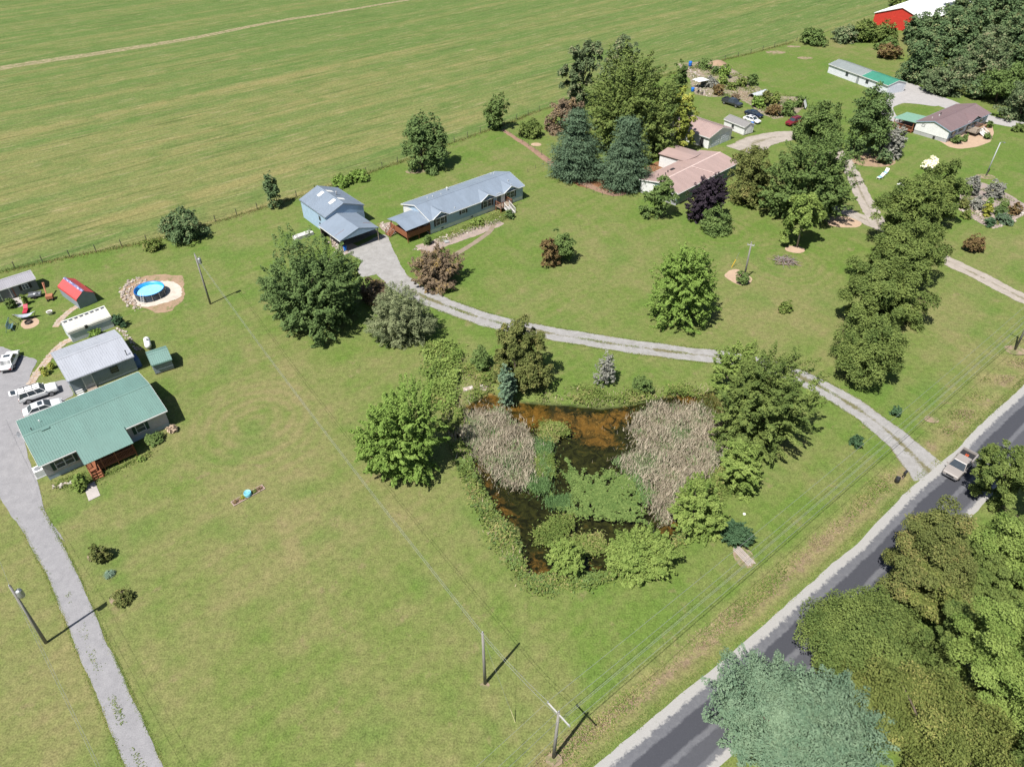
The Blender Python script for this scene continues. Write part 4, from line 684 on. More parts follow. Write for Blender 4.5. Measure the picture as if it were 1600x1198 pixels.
T('bank_willow','bushy willow on right bank under large drive-side tree',(1122,688,1192,772),'lime','fine',.05,1.1,cat='shrub'); T('bank_willow','rounded willow bush on lower right bank of pond',(1040,740,1134,840),'lime','fine',.05,1.1,cat='shrub'); T('bank_willow','broad olive willow bush at bottom of pond',(945,812,1056,900),'lime','fine',.0,1.1,cat='shrub'); T('bank_willow','small round willow bush at bottom tip of pond',(856,840,914,898),'lime','fine',.0,1.1,cat='shrub')
T('spiny_shrub','round dark green conifer shrub on lawn beside stacked planks',(1126,811,1177,857),'conif','fine',.05,cat='shrub',asp=.4); T('pond_head_tree','tallest olive tree with bare limbs at head of pond',(764,500,846,600),'olive','lump',.7); T('pond_head_tree','lower olive tree over water at head of pond',(800,548,874,612),'olive','lump',.4); T('pond_head_tree','leafy olive bush left of tallest tree at head of pond',(760,545,806,600),'olive','airy',.2,1.2)
T('blue_willow','silvery blue-green bush touching water at head of pond',(774,574,808,630),'blue','fine',.0,cat='shrub'); T('dark_bank_bush','dark green bush left of olive trees at head of pond',(736,541,770,576),'mid','shrub',.05,cat='shrub'); T('bare_shrub','pale twiggy half-bare shrub above pond beside drive',(928,552,966,602),'grey','fine',.1,.4,cat='shrub'); T('round_bank_bush','small dark round bush on upper bank of pond',(990,588,1023,616),'mid','shrub',.0,cat='shrub')
T('burgundy_shrub','large brown purple dome shrub beside drive below blue house',(638,389,720,449),'brown','fine',.0,1.1,cat='shrub',asp=.4); T('wispy_willow','grey green wispy willow right of dark maple',(566,447,676,540),'willow','fine',.05,.8,asp=.3); T('brown_shrub','brown shrub beside gravel drive above wispy willow',(553,432,612,474),'brown','shrub',.0,cat='shrub')
NR = [('blue-green feathery tree at bottom edge beside road',(1106,1003,1376,1272),'blue','fine',.2,.5),('green tree reaching over road beside the blue-green tree',(1264,918,1486,1092),'sweet','lump',.8,.62),('olive brown tree at road edge below parked pickup, highest of the olive trees',(1362,778,1534,940),'olive','lump',.6,.62),('bright green tree on right edge above the larger bright green one',(1512,800,1664,936),'lime','lump',.6,.62),('larger bright green tree on right edge',(1478,935,1690,1170),'lime','lump',.4,.62),('yellow-flecked olive tree in bottom right corner',(1308,1022,1580,1268),'oliveg','lump',.4,.62),('green tree overhanging road by pickup at right edge',(1530,684,1650,812),'sweet','lump',.6,.62)]
for lb,b,pl,st,c,asp in NR: T('roadside_tree',lb,b,pl,st,c,1.15,1.3 if st=='fine' else 1.0,group='trees along right side of road',asp=asp,mx=75000)
T('roadside_tree','green tree filling gap between olive and bright green trees',(1440,940,1540,1060),'sweet','lump',.3,1.,.95,group='trees along right side of road'); T('roadside_tree','olive tree filling gap behind olive brown tree at road edge',(1412,870,1530,985),'oliveg','lump',.3,1.,.95,group='trees along right side of road'); T('roadside_tree','green tree on right frame edge between the two bright green ones',(1550,890,1680,990),'sweet','lump',.3,1.,.95,group='trees along right side of road'); T('roadside_tree','small green tree filling gap above the larger bright green tree',(1486,852,1584,950),'sweet','lump',.3,1.,.95,group='trees along right side of road'); T('roadside_tree','dark green tree in lowest right corner',(1560,1110,1720,1290),'sweet','lump',.3,1.,.95,group='trees along right side of road')
FO = [('tree of woods standing before barn roof',(1428,14,1496,76)),('leftmost front tree of woods, by red barn',(1404,48,1482,124)),('rounded tree behind leftmost front tree of woods',(1404,18,1462,66)),('front tree of woods nearest concrete drive bend',(1446,92,1520,146)),('tall tree in middle of woods',(1458,14,1542,92)),('tree at top of woods left of frame corner',(1520,-26,1606,52)),('broad tree in middle of woods behind drive',(1498,58,1584,130)),('tree on right frame edge of woods, upper',(1556,18,1640,112)),('front tree of woods behind brown-roofed house',(1530,104,1604,160)),('low front bush of woods at right frame edge',(1562,132,1640,188)),('tree at top edge of woods beside barn roof',(1472,-24,1538,36)),('low bush of woods above brown-roofed house',(1508,120,1548,152)),('right corner tree of woods',(1590,-40,1680,60)),('tree of woods between middle tree and frame edge',(1520,40,1590,104)),('dark inner tree of woods beside broad middle tree',(1476,66,1540,126)),('small tree of woods at frame edge',(1580,84,1650,150)),('inner tree of woods near top edge',(1500,0,1560,58))]
for i,(lb,b) in enumerate(FO): T('wood_tree',lb,b,('forest','forest','forest','farg','forest','forest','farg','forest','mid','farg','forest','forest','forest','farg','forest','mid','forest')[i],'lump',.3,1.1,group='trees of the woods at upper right')
for lb,b,pl in [('low hedge clump left of hedge by red barn',(1246,49,1292,66),'mid'),('left part of broad hedge below red barn',(1298,42,1345,66),'farg'),('middle of broad hedge below red barn',(1326,34,1376,66),'sweet'),('right end of broad hedge below red barn',(1362,36,1408,64),'sweet'),('russet thicket beside woods above white outbuilding',(1366,74,1408,88),'russet'),('bush in front of red barn wall',(1372,62,1410,80),'mid'),('yellow green tree top behind red barn roof',(1384,-14,1432,12),'sweet'),
  ('cream flowering shrub above the row of trees',(1441,245,1468,267),'flower'),('grey green round tree over flower bed on right lawn',(1540,281,1569,310),'grey'),('grey shrub left side of flower bed on right lawn',(1506,274,1534,305),'grey'),('dark bush at left of brown house deck',(1487,211,1506,225),'mid'),('small bush beside brown house deck',(1503,209,1514,221),'mid'),('bush right of brown house steps',(1536,207,1550,217),'mid'),('bush at right corner of brown-roofed house',(1541,189,1551,200),'mid'),('golden round bush at concrete drive edge',(1583,194,1606,207),'sweet'),
  ('spreading low shrub on right lawn above tan drive',(1507,367,1543,395),'russet'),('sapling between gravel drive and road',(1328,678,1351,701),'conif'),('sapling near power line above drive mouth',(1392,634,1408,651),'conif'),('small leafy plant with sticks on middle right lawn',(1218,469,1241,488),'weed'),('dark bush round foot of meter pole',(1148,423,1172,443),'mid'),('dark shrub at right end of cream shed',(176,490,195,511),'conif'),
  ('bush left of small patio of grey shed',(7,466,24,482),'mid'),('bush right of small patio of grey shed',(33,459,43,476),'lime'),('bush between cream shed and workshop',(138,514,158,528),'bright'),('yellow flowering bush beside stone path',(60,573,74,587),'yellowy'),('yellow green bush by workshop corner',(74,565,86,577),'yellowy'),('leafy clump at foot of porch steps',(112,738,140,766),'lime'),('low hedge at right end of green-roofed house',(226,676,255,692),'mid'),('round plant at porch corner of green-roofed house',(212,711,226,722),'lime'),('reddish flower clump at right corner of green-roofed house',(261,663,276,676),'dry'),
  ('bush right of blue house front steps',(788,328,803,342),'maple'),('loose shrub against blue house right of window',(735,340,757,352),'lime'),('bush at corner under blue house deck',(662,367,676,382),'mid'),('wild shrub line on field fence behind blue garage, left',(520,276,552,288),'bright'),('wild shrub line on field fence behind blue garage, right',(546,266,578,281),'bright'),('garden plant heap on field fence corner at left',(218,374,252,393),'weed'),
  ('upper lawn bed shrub beside side drive',(138,850,169,881),'olive'),('lower lawn bed shrub beside side drive',(171,920,206,945),'olive')]:
    T('flowering_shrub' if pl=='flower' else 'shrub',lb[:1].lower()+lb[1:],b,pl,'shrub',.0,1.1,cat='shrub',trunk=False)
y = at(172,898); rg = np.random.default_rng(5); d = unit(np.c_[rg.normal(0,1,(160,2)),np.abs(rg.normal(0,.7,160))]); e = empty('yucca',(y.x,y.y,0),0,'spiky blue-green yucca between two lawn beds','plant')
link('leaves',leaf_mesh('yucca_leaves',d*.32+[0,0,.1],np.tile([0,0,1.],(160,1)),.75,.12,rg.random(160),rg,.5,.4,d),PAL['hosta'],e)
# garden plot plants behind the mauve garage
GP = [('dark green bush at top of vegetable garden',(1092,92,1114,108),'mid'),('bush beside dirt heap in garden',(1114,104,1130,116),'maple'),('grey green bush in middle of garden left part',(1096,120,1122,136),'grey'),('yellow green bush in garden beside tan path',(1122,118,1138,132),'lime'),('olive shrub behind dark pickup',(1112,132,1132,148),'russet'),('tall leafy bush in garden centre',(1124,102,1144,122),'bright'),('round dark bush at right of upper garden',(1168,116,1188,134),'mid'),('light plants between upper garden rows',(1148,122,1168,136),'weed'),('green clump right of dark pickup',(1172,150,1196,168),'bright'),('tall shrub in lower garden below hoop tunnel',(1184,142,1206,166),'olive'),('yellowish shrub in lower garden',(1200,144,1222,162),'weed'),('pink flowering row at lower garden edge, left',(1196,164,1222,182),'russet'),('green row at lower garden edge, right',(1220,158,1246,180),'mid'),('bush between lower garden and red car',(1238,150,1262,168),'mid'),('low plants left of upper garden table',(1134,128,1152,140),'weed'),('purple leaved plant in lower garden',(1142,146,1156,156),'brown')]
for lb,b,pl in GP: T('garden_bush',lb,b,pl,'shrub',.0,.9,cat='shrub',trunk=False,group='plants in the vegetable garden')
FB = [('lavender grey clump in flower bed on right lawn',(1516,307,1542,328),'grey'),('lime yellow clump in flower bed centre',(1534,318,1551,338),'gold'),('green leafy clump above lime yellow clump',(1540,309,1552,326),'bright'),('blue green low plant at flower bed front',(1554,334,1584,350),'pine'),('dark plant at right of flower bed',(1552,322,1572,338),'maple'),('rusty plant at right tip of flower bed',(1578,316,1598,336),'russet'),('small green plant at left of flower bed',(1504,328,1520,342),'weed'),('dark green clump bottom of flower bed',(1538,340,1556,354),'conif'),('olive clump at upper left of flower bed',(1496,310,1518,326),'olive'),('round bush at upper right of flower bed',(1562,314,1578,326),'mid')]
for lb,b,pl in FB: T('bed_plant',lb,b,pl,'shrub',.0,.9,cat='plant',trunk=False,group='plants in flower bed on right lawn')
def scatter(name, label, polys, n, hgt, leaf, pal, asp=.5, z0=0., seed=1, up=.5, grassy=False, world=False, clump=None, jit=None):
    jit = (.55 if hgt>.25 else .15) if jit is None else jit; rng = np.random.default_rng(seed); Cs = []
    for pp in polys:
        if isinstance(pp,tuple):
            ln,o0,o1 = pp; m = n*(3 if clump else 1); i = rng.integers(0,len(ln)-1,m); f = rng.random(m); ax_ = np.array([(v.x,v.y) for v in ln]); A = ax_[i]; B = ax_[i+1]; t = B-A; t /= np.linalg.norm(t,axis=1,keepdims=True)+1e-9; of = rng.uniform(o0,o1,m)[:,None]; Q = A+(B-A)*f[:,None]+np.c_[-t[:,1],t[:,0]]*of; x,y = Q[:,0],Q[:,1]
            if clump: g = np.sin(x*clump+seed)+np.sin(y*clump*1.3+seed*2)+np.sin((x+y)*clump*.6)+rng.normal(0,.7,len(x)); o = np.argsort(-g)[:n]; x,y = x[o],y[o]
            Cs.append(np.c_[x,y]); continue
        q = pp if world else [(v.x,v.y) for v in poly_pts(pp,z0)]; xs = [a[0] for a in q]; ys = [a[1] for a in q]; m = n*6; x = rng.uniform(min(xs),max(xs),m); y = rng.uniform(min(ys),max(ys),m)
        k = inpoly(x,y,q); x,y = x[k],y[k]
        if clump: g = np.sin(x*clump+seed)+np.sin(y*clump*1.3+seed*2)+np.sin((x+y)*clump*.6)+rng.normal(0,.7,len(x)); o = np.argsort(-g)[:n]; x,y = x[o],y[o]
        Cs.append(np.c_[x[:n],y[:n]])
    xy = np.concatenate(Cs); n = len(xy); xy = xy+rng.normal(0,jit,xy.shape)*(rng.random((n,1))**2*1.3); lump = (.55+.45*np.sin(xy[:,0]*1.1+seed)*np.sin(xy[:,1]*1.3+seed*3)); z = z0+rng.random(n)**(.7)*hgt*lump; C = np.c_[xy,z]
    o = np.tile([0,0,1.],(n,1)); al = None
    if grassy: al = np.c_[rng.normal(0,.55,(n,2)),np.ones(n)*3.2]; o = unit(np.c_[rng.normal(0,1,(n,2)),np.zeros(n)])
    tone = np.clip(.5+.3*np.sin(xy[:,0]*.7+seed)*np.sin(xy[:,1]*.6)+rng.normal(0,.22,n),0,1); LEAVES[0] += n
    return tag(link(name,leaf_mesh(name,C,o,leaf,asp,tone,rng,up if not grassy else 0.,.7 if not grassy else .35,al),PAL[pal]),label,None,None,'stuff')
PALX = dict(straw=leafm('leaf_straw',(.13,.1,.06),(.24,.185,.115),None,.2),cat=leafm('cattail_blade',(.19,.16,.115),(.42,.37,.285),(.11,.16,.07),.2),reed=leafm('green_reed',(.075,.14,.05),(.17,.26,.1),None,.3),prim=leafm('primrose_leaf',(.05,.09,.022),(.13,.175,.052),None,.3)); PAL.update(PALX)
Zp = lambda pts: [(680+x/3.071,580+y/3.071) for x,y in pts]
CATL = Zp([(110,235),(200,195),(310,175),(350,205),(370,255),(430,265),(470,340),(475,420),(455,520),(440,565),(330,560),(270,500),(230,440),(165,400),(120,320)]); CATR = Zp([(950,225),(1040,170),(1240,165),(1330,210),(1400,300),(1425,345),(1360,450),(1330,520),(1220,530),(1160,610),(1150,720),(1090,745),(1045,690),(1020,570),(960,500),(880,470),(890,430),(990,380),(935,290)])
scatter('cattails','beige dried cattail stand on left side of pond',[CATL],13000,1.35,.6,'cat',.13,WLEV,11,grassy=True,jit=1.0); scatter('cattails','beige dried cattail stand on right side of pond',[CATR],22000,1.35,.6,'cat',.13,WLEV,12,grassy=True,jit=1.0)
scatter('cattails','green cattail blades among the dried stands',[CATL,CATR],5000,.7,.4,'reed',.15,WLEV,13,grassy=True)
scatter('water_reeds','soft bright green reeds in open water',[Zp([(470,330),(530,310),(560,330),(560,390),(540,420),(480,400)]),Zp([(450,520),(540,520),(545,570),(480,585)]),Zp([(530,610),(640,600),(650,650),(540,650)])],2600,.55,.4,'reed',.2,WLEV,14,grassy=True)
scatter('water_reeds','green reeds fringing right cattail stand',[Zp([(850,430),(980,390),(1000,470),(1040,560),(1060,640),(1000,640),(960,540)]),Zp([(420,560),(520,420),(560,440),(540,520),(470,570)])],2600,.7,.45,'reed',.18,WLEV,15,grassy=True)
rngp = np.random.default_rng(31); runs = []
for i in range(85):
    s = np.array(Zp([(rngp.uniform(640,960),rngp.uniform(560,720))])[0]); a = rngp.normal(-1.6,.8)
    for j in range(rngp.integers(18,60)):
        a += rngp.normal(0,.16); s = s+np.array([math.cos(a),math.sin(a)])*1.05; q = at(s[0],s[1],WLEV)
        if inpoly([q.x],[q.y],water_w)[0]: runs += [(q.x+rngp.normal(0,.13),q.y+rngp.normal(0,.13),WLEV+.01+abs(rngp.normal(0,.07))) for _ in range(2)]
runs = np.array(runs); n = len(runs); tag(link('water_primrose',leaf_mesh('primrose',runs,np.tile([0,0,1.],(n,1)),.27,.7,rngp.random(n),rngp,.9,.35),PAL['prim']),'light green floating primrose runners on the pond',None,None,'stuff')
scatter('water_primrose','light green floating leaves in dense mats on the pond',[Zp([(640,470),(720,450),(860,470),(960,540),(1020,600),(1020,690),(900,720),(800,740),(720,680),(640,620),(610,560)])],800,.1,.25,'prim',.7,WLEV+.01,16,.9,clump=1.5,jit=.5)
scatter('water_weed','olive water weed near the pond bottom edge',[Zp([(470,770),(560,700),(660,690),(670,750),(560,840),(480,840)]),Zp([(640,800),(800,780),(830,860),(700,900)]),Zp([(500,250),(600,240),(650,300),(560,340),(500,330)]),Zp([(480,400),(560,400),(580,500),(490,520)])],1900,.6,.25,'weed',.5,WLEV,17)
BANK = [[(700,690),(735,715),(748,760),(775,800),(800,830),(815,870),(822,900),(850,930),(830,925),(795,885),(765,842),(738,785),(715,730)],[(822,898),(860,900),(910,893),(945,897),(1000,884),(1040,855),(1075,825),(1110,800),(1135,812),(1075,845),(1010,885),(930,918),(850,930)],[(662,540),(700,535),(722,548),(716,600),(712,640),(690,648),(672,625),(664,580)],[(845,612),(900,606),(960,610),(1010,608),(1060,604),(1115,598),(1120,618),(1040,618),(985,630),(940,636),(890,630),(845,628)],[(700,640),(722,634),(712,680),(735,715),(710,705),(692,670)],[(1118,735),(1190,690),(1196,712),(1150,775),(1100,815),(1085,800)],[(722,560),(765,565),(768,610),(740,622),(718,640),(712,610)]]
scatter('bank_weeds','rank green weeds and vines around the pond bank',BANK,4200,.95,.27,'weed',.6,-.1,18,clump=.9,jit=.5)
scatter('bank_weeds','taller lime vine mass at upper left of pond',[BANK[2]],3800,1.7,.3,'lime',.7,0.,19); scatter('bank_weeds','dead grey weed stalks on pond bank',[BANK[0],BANK[4],BANK[3],BANK[6]],900,.7,.35,'dry',.15,-.1,20,grassy=True)
scatter('bank_weeds','dark leafy weeds along pond bank',[BANK[0],BANK[1],BANK[2]],1500,.9,.3,'mid',.7,-.1,21,clump=1.1)
scatter('water_weed','brown sedge in the upper right corner of pond',[Zp([(1230,110),(1330,100),(1380,200),(1400,260),(1330,240),(1250,150)])],1800,.8,.4,'olive',.2,WLEV,22,grassy=True)
# ditch weeds, fence-line grass, bed plants
def band(line, off0, off1): return (line,off0,off1)
def band_poly(line, off0, off1):
    q = []; L = []
    for i,p in enumerate(line):
        t = line[min(i+1,len(line)-1)]-line[max(i-1,0)]; nr = Vector((-t.y,t.x,0)).normalized(); q.append((p.x+nr.x*off0,p.y+nr.y*off0)); L.append((p.x+nr.x*off1,p.y+nr.y*off1))
    return q+L[::-1]
seg = [p for p in road_c if p.x<120]; scatter('ditch_weeds','dry brown weeds in roadside ditch',[band(seg,4.6,6.6)],12000,.3,.2,'straw',.3,-.26,23,clump=.5,jit=.3); scatter('ditch_weeds','green weeds in roadside ditch',[band(seg,3.9,7.2)],16000,.28,.2,'weed',.5,-.22,24,clump=.35,jit=.4)
scatter('ditch_weeds','grass fringe along road shoulder',[band(seg,3.15,3.9)],9000,.14,.16,'weed',.4,0,25)
scatter('fence_grass','tall uncut grass under field fence',[band(fr[3:-6],-.5,.35)],9000,.45,.38,'weed',.22,0.,26,grassy=True); scatter('fence_grass','dead grass under field fence',[band(fr[3:-6],-.8,.1)],3500,.3,.35,'russet',.25,0.,27)
scatter('house_bed_plants','low flowers and weeds along blue house front',[[(676,372),(735,350),(790,326),(812,318),(790,345),(735,362),(690,380)]],3000,.55,.22,'weed',.6,0.,28); scatter('house_bed_plants','low flowers along green-roofed house front',[[(84,752),(130,738),(150,742),(128,762),(88,764)],[(150,748),(210,718),(235,706),(238,712),(190,732),(155,752)]],800,.4,.18,'weed',.6,0,29)
scatter('garden_plants','low mixed plants filling the vegetable garden',[[(1065,100),(1140,104),(1190,140),(1250,152),(1240,178),(1205,184),(1165,158),(1100,146)]],4200,.7,.4,'weed',.5,0,30,clump=.8); scatter('garden_plants','grey stalks and dry stems in the vegetable garden',[[(1062,102),(1095,98),(1100,118),(1075,122)],[(1150,140),(1180,150),(1165,160)]],700,.6,.5,'dry',.12,0,32,grassy=True)
scatter('bed_flowers','low flowers filling bed on right lawn',[[(1502,292),(1560,300),(1600,320),(1580,343),(1552,354),(1505,328)]],2200,.35,.25,'weed',.6,0,33,clump=.9)
scatter('drive_grass','grass tufts along middle of gravel drive',[band(crom(poly_pts(MID[3:-2]),2.),-.28,.28)],2200,.09,.16,'weed',.35,.02,34,clump=1.0); scatter('drive_grass','grass tufts along gravel drive edges',[band(crom(poly_pts(MID[4:-2]),2.),1.6,1.9),band(crom(poly_pts(MID[4:-2]),2.),-1.9,-1.6)],4000,.1,.16,'weed',.35,0,35)
LD = crom(poly_pts([(45,800),(98,900),(140,1000),(184,1100),(226,1198),(268,1290)]),2.); scatter('drive_grass','grass tufts along side drive edges',[band(LD,1.12,1.4),band(LD,-1.4,-1.12)],4200,.08,.13,'weed',.35,0,36); scatter('drive_grass','sparse weeds in middle of side drive',[band(LD[6:],-.5,.1)],500,.08,.16,'weed',.4,.026,37,clump=1.2)

# ---------------------------------------------------------------- vehicles
TYRE = M('tyre_rubber',(.018,.018,.018),(.03,.03,.03),6,.8,.2); RIM = M('alloy_rim',(.42,.43,.45),(.3,.3,.31),6,.35,.6,.7); CGLASS = M('car_glass',(.03,.04,.05),(.05,.065,.075),1,.06,.7); LAMPW = M('headlamp',(.75,.75,.72),(.6,.6,.6),4,.15,.7); LAMPR = M('tail_lamp',(.35,.02,.015),(.25,.015,.012),4,.2,.6); CHROME = M('chrome',(.6,.6,.62),(.5,.5,.5),4,.2,.6,.9)
def paint(name, c): return M(name,c,tuple(x*.93 for x in c),.8,.28,.5,0.,0,10,.6)
def ring(x, hw, z0, z1, tuck=.9, top=.93): h = z1-z0; return [(x,-hw*tuck,z0),(x,-hw,z0+h*.3),(x,-hw*.99,z0+h*.75),(x,-hw*top,z1),(x,hw*top,z1),(x,hw*.99,z0+h*.75),(x,hw,z0+h*.3),(x,hw*tuck,z0)]
def vehicle(name, label, cat, loc, yaw, L, Wd, kind, body, hatch=False):
    r = empty(name,loc,yaw,label,cat); hw = Wd/2; h = L/2; zb = .3 if kind=='sedan' else .42; belt = .88 if kind=='sedan' else 1.05; roof = 1.43 if kind=='sedan' else 1.78
    if kind=='sedan': st = [(-h,.80,.45,.74),(-h+.12,.93,.34,.9),(-h+.9,1.,zb,.97),(-.9,1.,zb,belt+.06),(.7,1.,zb,belt+.04),(h-1.1,.98,zb,belt-.02),(h-.25,.9,zb+.02,.74),(h,.76,.4,.6)]; cab = (-1.75,1.05,-1.05,.35)
    elif kind=='suv': st = [(-h,.86,.5,1.0),(-h+.08,.96,.44,1.1),(-1.,1.,zb,belt+.05),(.8,1.,zb,belt+.03),(h-.5,.97,zb,belt-.03),(h-.1,.92,zb+.05,.93),(h,.84,.5,.82)]; cab = (-h+.1,1.0,-h+.35,.45)
    else: st = [(-h,.9,.5,1.0),(-h+.06,.97,.45,1.06),(-1.0,1.,zb,1.07),(.9,1.,zb,1.08),(h-.5,.97,zb,1.02),(h-.1,.93,zb+.05,.95),(h,.86,.5,.84)]; cab = (-.75,1.35,-.62,.75)
    MB().loft([ring(x,hw*k,a,b) for x,k,a,b in st]).build('body',body,r,False)
    a0,a1,b0,b1 = cab; wb,wt = hw*.93,hw*.72; zt = roof-.05; z_ = belt-.02
    def cabring(x0,x1,w_,z): return [(x0,-w_,z),(x1,-w_,z),(x1,w_,z),(x0,w_,z)]
    g = MB().loft([cabring(a0,a1,wb,z_),cabring(b0,b1,wt,zt)]).build('window_glass',CGLASS,r)
    MB().loft([cabring(b0-.05,b1+.05,wt+.04,zt-.01),cabring(b0+.02,b1-.02,wt-.05,roof)]).build('roof',body,r)
    k = MB()
    for sx in (0,1):
        for sy in (-1,1): k.tube([((a0,a1)[sx],sy*wb,z_),((b0,b1)[sx],sy*wt,zt)],.045,5)
    for f in ((.5,) if kind!='suv' else (.36,.68)):
        for sy in (-1,1): k.tube([(a0+(a1-a0)*f,sy*(wb+.006),z_),(b0+(b1-b0)*f,sy*(wt+.006),zt)],.04,5)
    k.build('pillar',body,r)
    if kind=='suv':
        k = MB(); [k.tube([(b0+.2,sy*wt*.85,roof+.05),(b1-.15,sy*wt*.85,roof+.05)],.03,5) for sy in (-1,1)]; [k.tube([(x,-wt*.85,roof+.05),(x,wt*.85,roof+.05)],.025,5) for x in (b0+.7,b1-.8)]; k.build('roof_rack',BLACKP,r)
    if kind=='sedan': MB().box(-.35,-.42,roof+.003,.2,.42,roof+.012).build('sunroof',CGLASS,r)
    if kind=='pickup':
        MB().box(-h+.12,-hw*.8,1.063,-.85,hw*.8,1.085).build('bed_floor',BLACKP,r); k = MB(); k.box(-h+.04,-hw*.95,1.05,-.8,-hw*.8,1.38).box(-h+.04,hw*.8,1.05,-.8,hw*.95,1.38).box(-h+.02,-hw*.8,1.05,-h+.12,hw*.8,1.37); k.build('bed_side',body,r)
    wr = .33 if kind=='sedan' else .38
    for x in (-h+.95,h-.92):
        for sy in (-1,1):
            y0 = sy*(hw-.2); y1 = sy*(hw+.015); o = MB().tube([(x,y0,wr),(x,y1,wr)],wr,18).build('wheel',TYRE,r,False); MB().tube([(x,y1,wr),(x,y1+sy*.012,wr)],wr*.62,14).build('rim',RIM,o)
    for sy in (-1,1):
        zf = st[-1][3]-.08; MB().cbox((h-.09,sy*hw*.66,zf),.16,.36,.13).build('headlight',LAMPW,r); zr = st[0][3]-.1; MB().cbox((-h+.03,sy*hw*.74,zr),.1,.3,.2).build('tail_light',LAMPR,r)
        MB().cbox((a1-.12,sy*(hw+.08),belt+.06),.12,.2,.14).build('mirror',body,r)
    MB().cbox((h-.02,0,.5),.14,Wd*.8,.16).build('front_bumper',CHROME if kind=='pickup' else body,r); MB().cbox((-h+.02,0,.52),.14,Wd*.84,.16).build('rear_bumper',CHROME if kind=='pickup' else BLACKP,r)
    MB().cbox((h+.0,0,.68 if kind!='sedan' else .55),.06,Wd*.45,.16).build('grille',BLACKP,r)
    if hatch: o = MB().slab((-h+.2,-hw*.7,roof-.02),(-h-.72,-hw*.68,roof+.1),(-h-.72,hw*.68,roof+.1),(-h+.2,hw*.7,roof-.02),-.07).build('open_hatch',body,r); MB().slab((-h-.02,-hw*.5,roof+.09),(-h-.5,-hw*.5,roof+.155),(-h-.5,hw*.5,roof+.155),(-h-.02,hw*.5,roof+.09),-.015).build('hatch_glass',CGLASS,o)
    return r
WH = paint('white_car_paint',(.82,.82,.81)); rad = math.radians
def grd(px,py,z=.02): p = at(px,py,.6); return Vector((p.x,p.y,z))
vehicle('white_sedan','white sedan with sunroof parked alone on grey gravel yard','car',grd(14.5,563),rad(105),4.7,1.82,'sedan',WH)
vehicle('white_suv','white sport utility car with its rear hatch open beside workshop','car',grd(60,614),rad(35),4.6,1.84,'suv',WH,True)
vehicle('silver_sedan','pale sedan half hidden under eave of green-roofed house','car',grd(67,637),rad(36),4.6,1.8,'sedan',paint('silver_car_paint',(.62,.63,.64)))
rp = grd(1499,727,.04); vehicle('road_pickup','pale pickup with open dark bed driving on road','pickup truck',rp,rad(221),5.3,1.95,'pickup',paint('pale_gold_paint',(.32,.29,.265)))
e = empty('cargo_can',rp+Vector((math.cos(rad(41))*1.3,math.sin(rad(41))*1.3,1.06)),rad(41),'small red orange bundle in bed of the road pickup','cargo'); MB().cbox((0,0,.18),.5,.35,.34).build('can',M('orange_plastic',(.5,.08,.02)),e); MB().tube([(-.18,0,.35),(0,0,.45),(.18,0,.35)],.025,5).build('handle',BLACKP,e)
vehicle('dark_pickup','dark pickup with open bed parked beside garden','pickup truck',grd(1144,161),rad(-50),5.6,2.,'pickup',paint('dark_grey_paint',(.035,.04,.045)))
vehicle('dark_sedan','dark blue sedan parked behind small white shed','car',grd(1178,178),rad(-48),4.8,1.83,'sedan',paint('navy_paint',(.012,.018,.045)))
vehicle('white_hatchback','white car parked tight beside small white shed','car',grd(1175,187),rad(-48),4.4,1.78,'sedan',WH)
vehicle('red_suv','dark red car parked on grass by dark trees','car',grd(1240,191),rad(215),4.5,1.82,'suv',paint('maroon_paint',(.2,.012,.02)))
# ---------------------------------------------------------------- poles, wires, fences
POLEW = M('pole_wood',(.3,.285,.265),(.22,.205,.19),3,.85,.2,0,.3,8,0,(1,1,.2)); INS = M('insulator',(.5,.52,.54),(.38,.4,.42),5,.3,.6); WIREM = M('bare_wire',(.28,.3,.29),(.22,.24,.23),3,.4,.5)
def pole(label, base, top, h, cross=None, trans=False, arms=1.2, name='utility_pole'):
    b = at(*base); p = at(*top,h); d = p-b; d.z = 0
    if d.length>.9: d = d.normalized()*.9
    r = empty(name,b,0,label,'utility pole'); t = Vector((d.x,d.y,h)); MB().tube([(0,0,-.1),t*.5,t],[.16,.135,.105],10).build('shaft',POLEW,r,True)
    pts = [b+t]
    if cross is not None:
        c = Vector((math.cos(cross),math.sin(cross),0)); q = t-Vector((0,0,.35)); MB().cbox(q+Vector((0,0,0)),2*arms,.1,.13,cross).build('crossarm',M('grey_arm',(.5,.49,.47)),r); pts = []
        for s in (-.95,0,.95):
            g = q+c*arms*s+Vector((0,0,.07 if s else .42)); MB().lathe(g,[(.0,0),(.06,.02),(.035,.07),(.065,.1),(.03,.16),(0,.17)],8).build('insulator',INS,r,True); pts.append(b+g+Vector((0,0,.17)))
    else:
        MB().lathe(t,[(0,0),(.06,.02),(.035,.07),(.065,.1),(.03,.18),(0,.19)],8).build('insulator',INS,r,True)
    if trans:
        a = Vector((.38,.12,h-1.7)); f = t*(1-1.2/h); f.z = 0; o = MB().lathe(a+f,[(0,0),(.26,.02),(.28,.1),(.28,.8),(.24,.9),(0,.94)],14).build('transformer',GALV,r,True); MB().cbox(a+f+Vector((-.22,-.06,.5)),.35,.08,.1).build('bracket',GALV,o); MB().cyl(a+f+Vector((.1,0,.92)),.04,.22,8).build('bushing',INS,o)
    return r,pts
rdir = rad(41); cr = rdir+math.pi/2
_,pA = pole('lone utility pole on lower lawn with wire loop on top',(758,1067),(754,988),8.4); _,pB = pole('leaning utility pole with transformer left of side drive',(72,1004),(15,915),8.9,None,True); _,pC = pole('utility pole with transformer right of swimming pool',(329,475),(304,397),9.0,None,True)
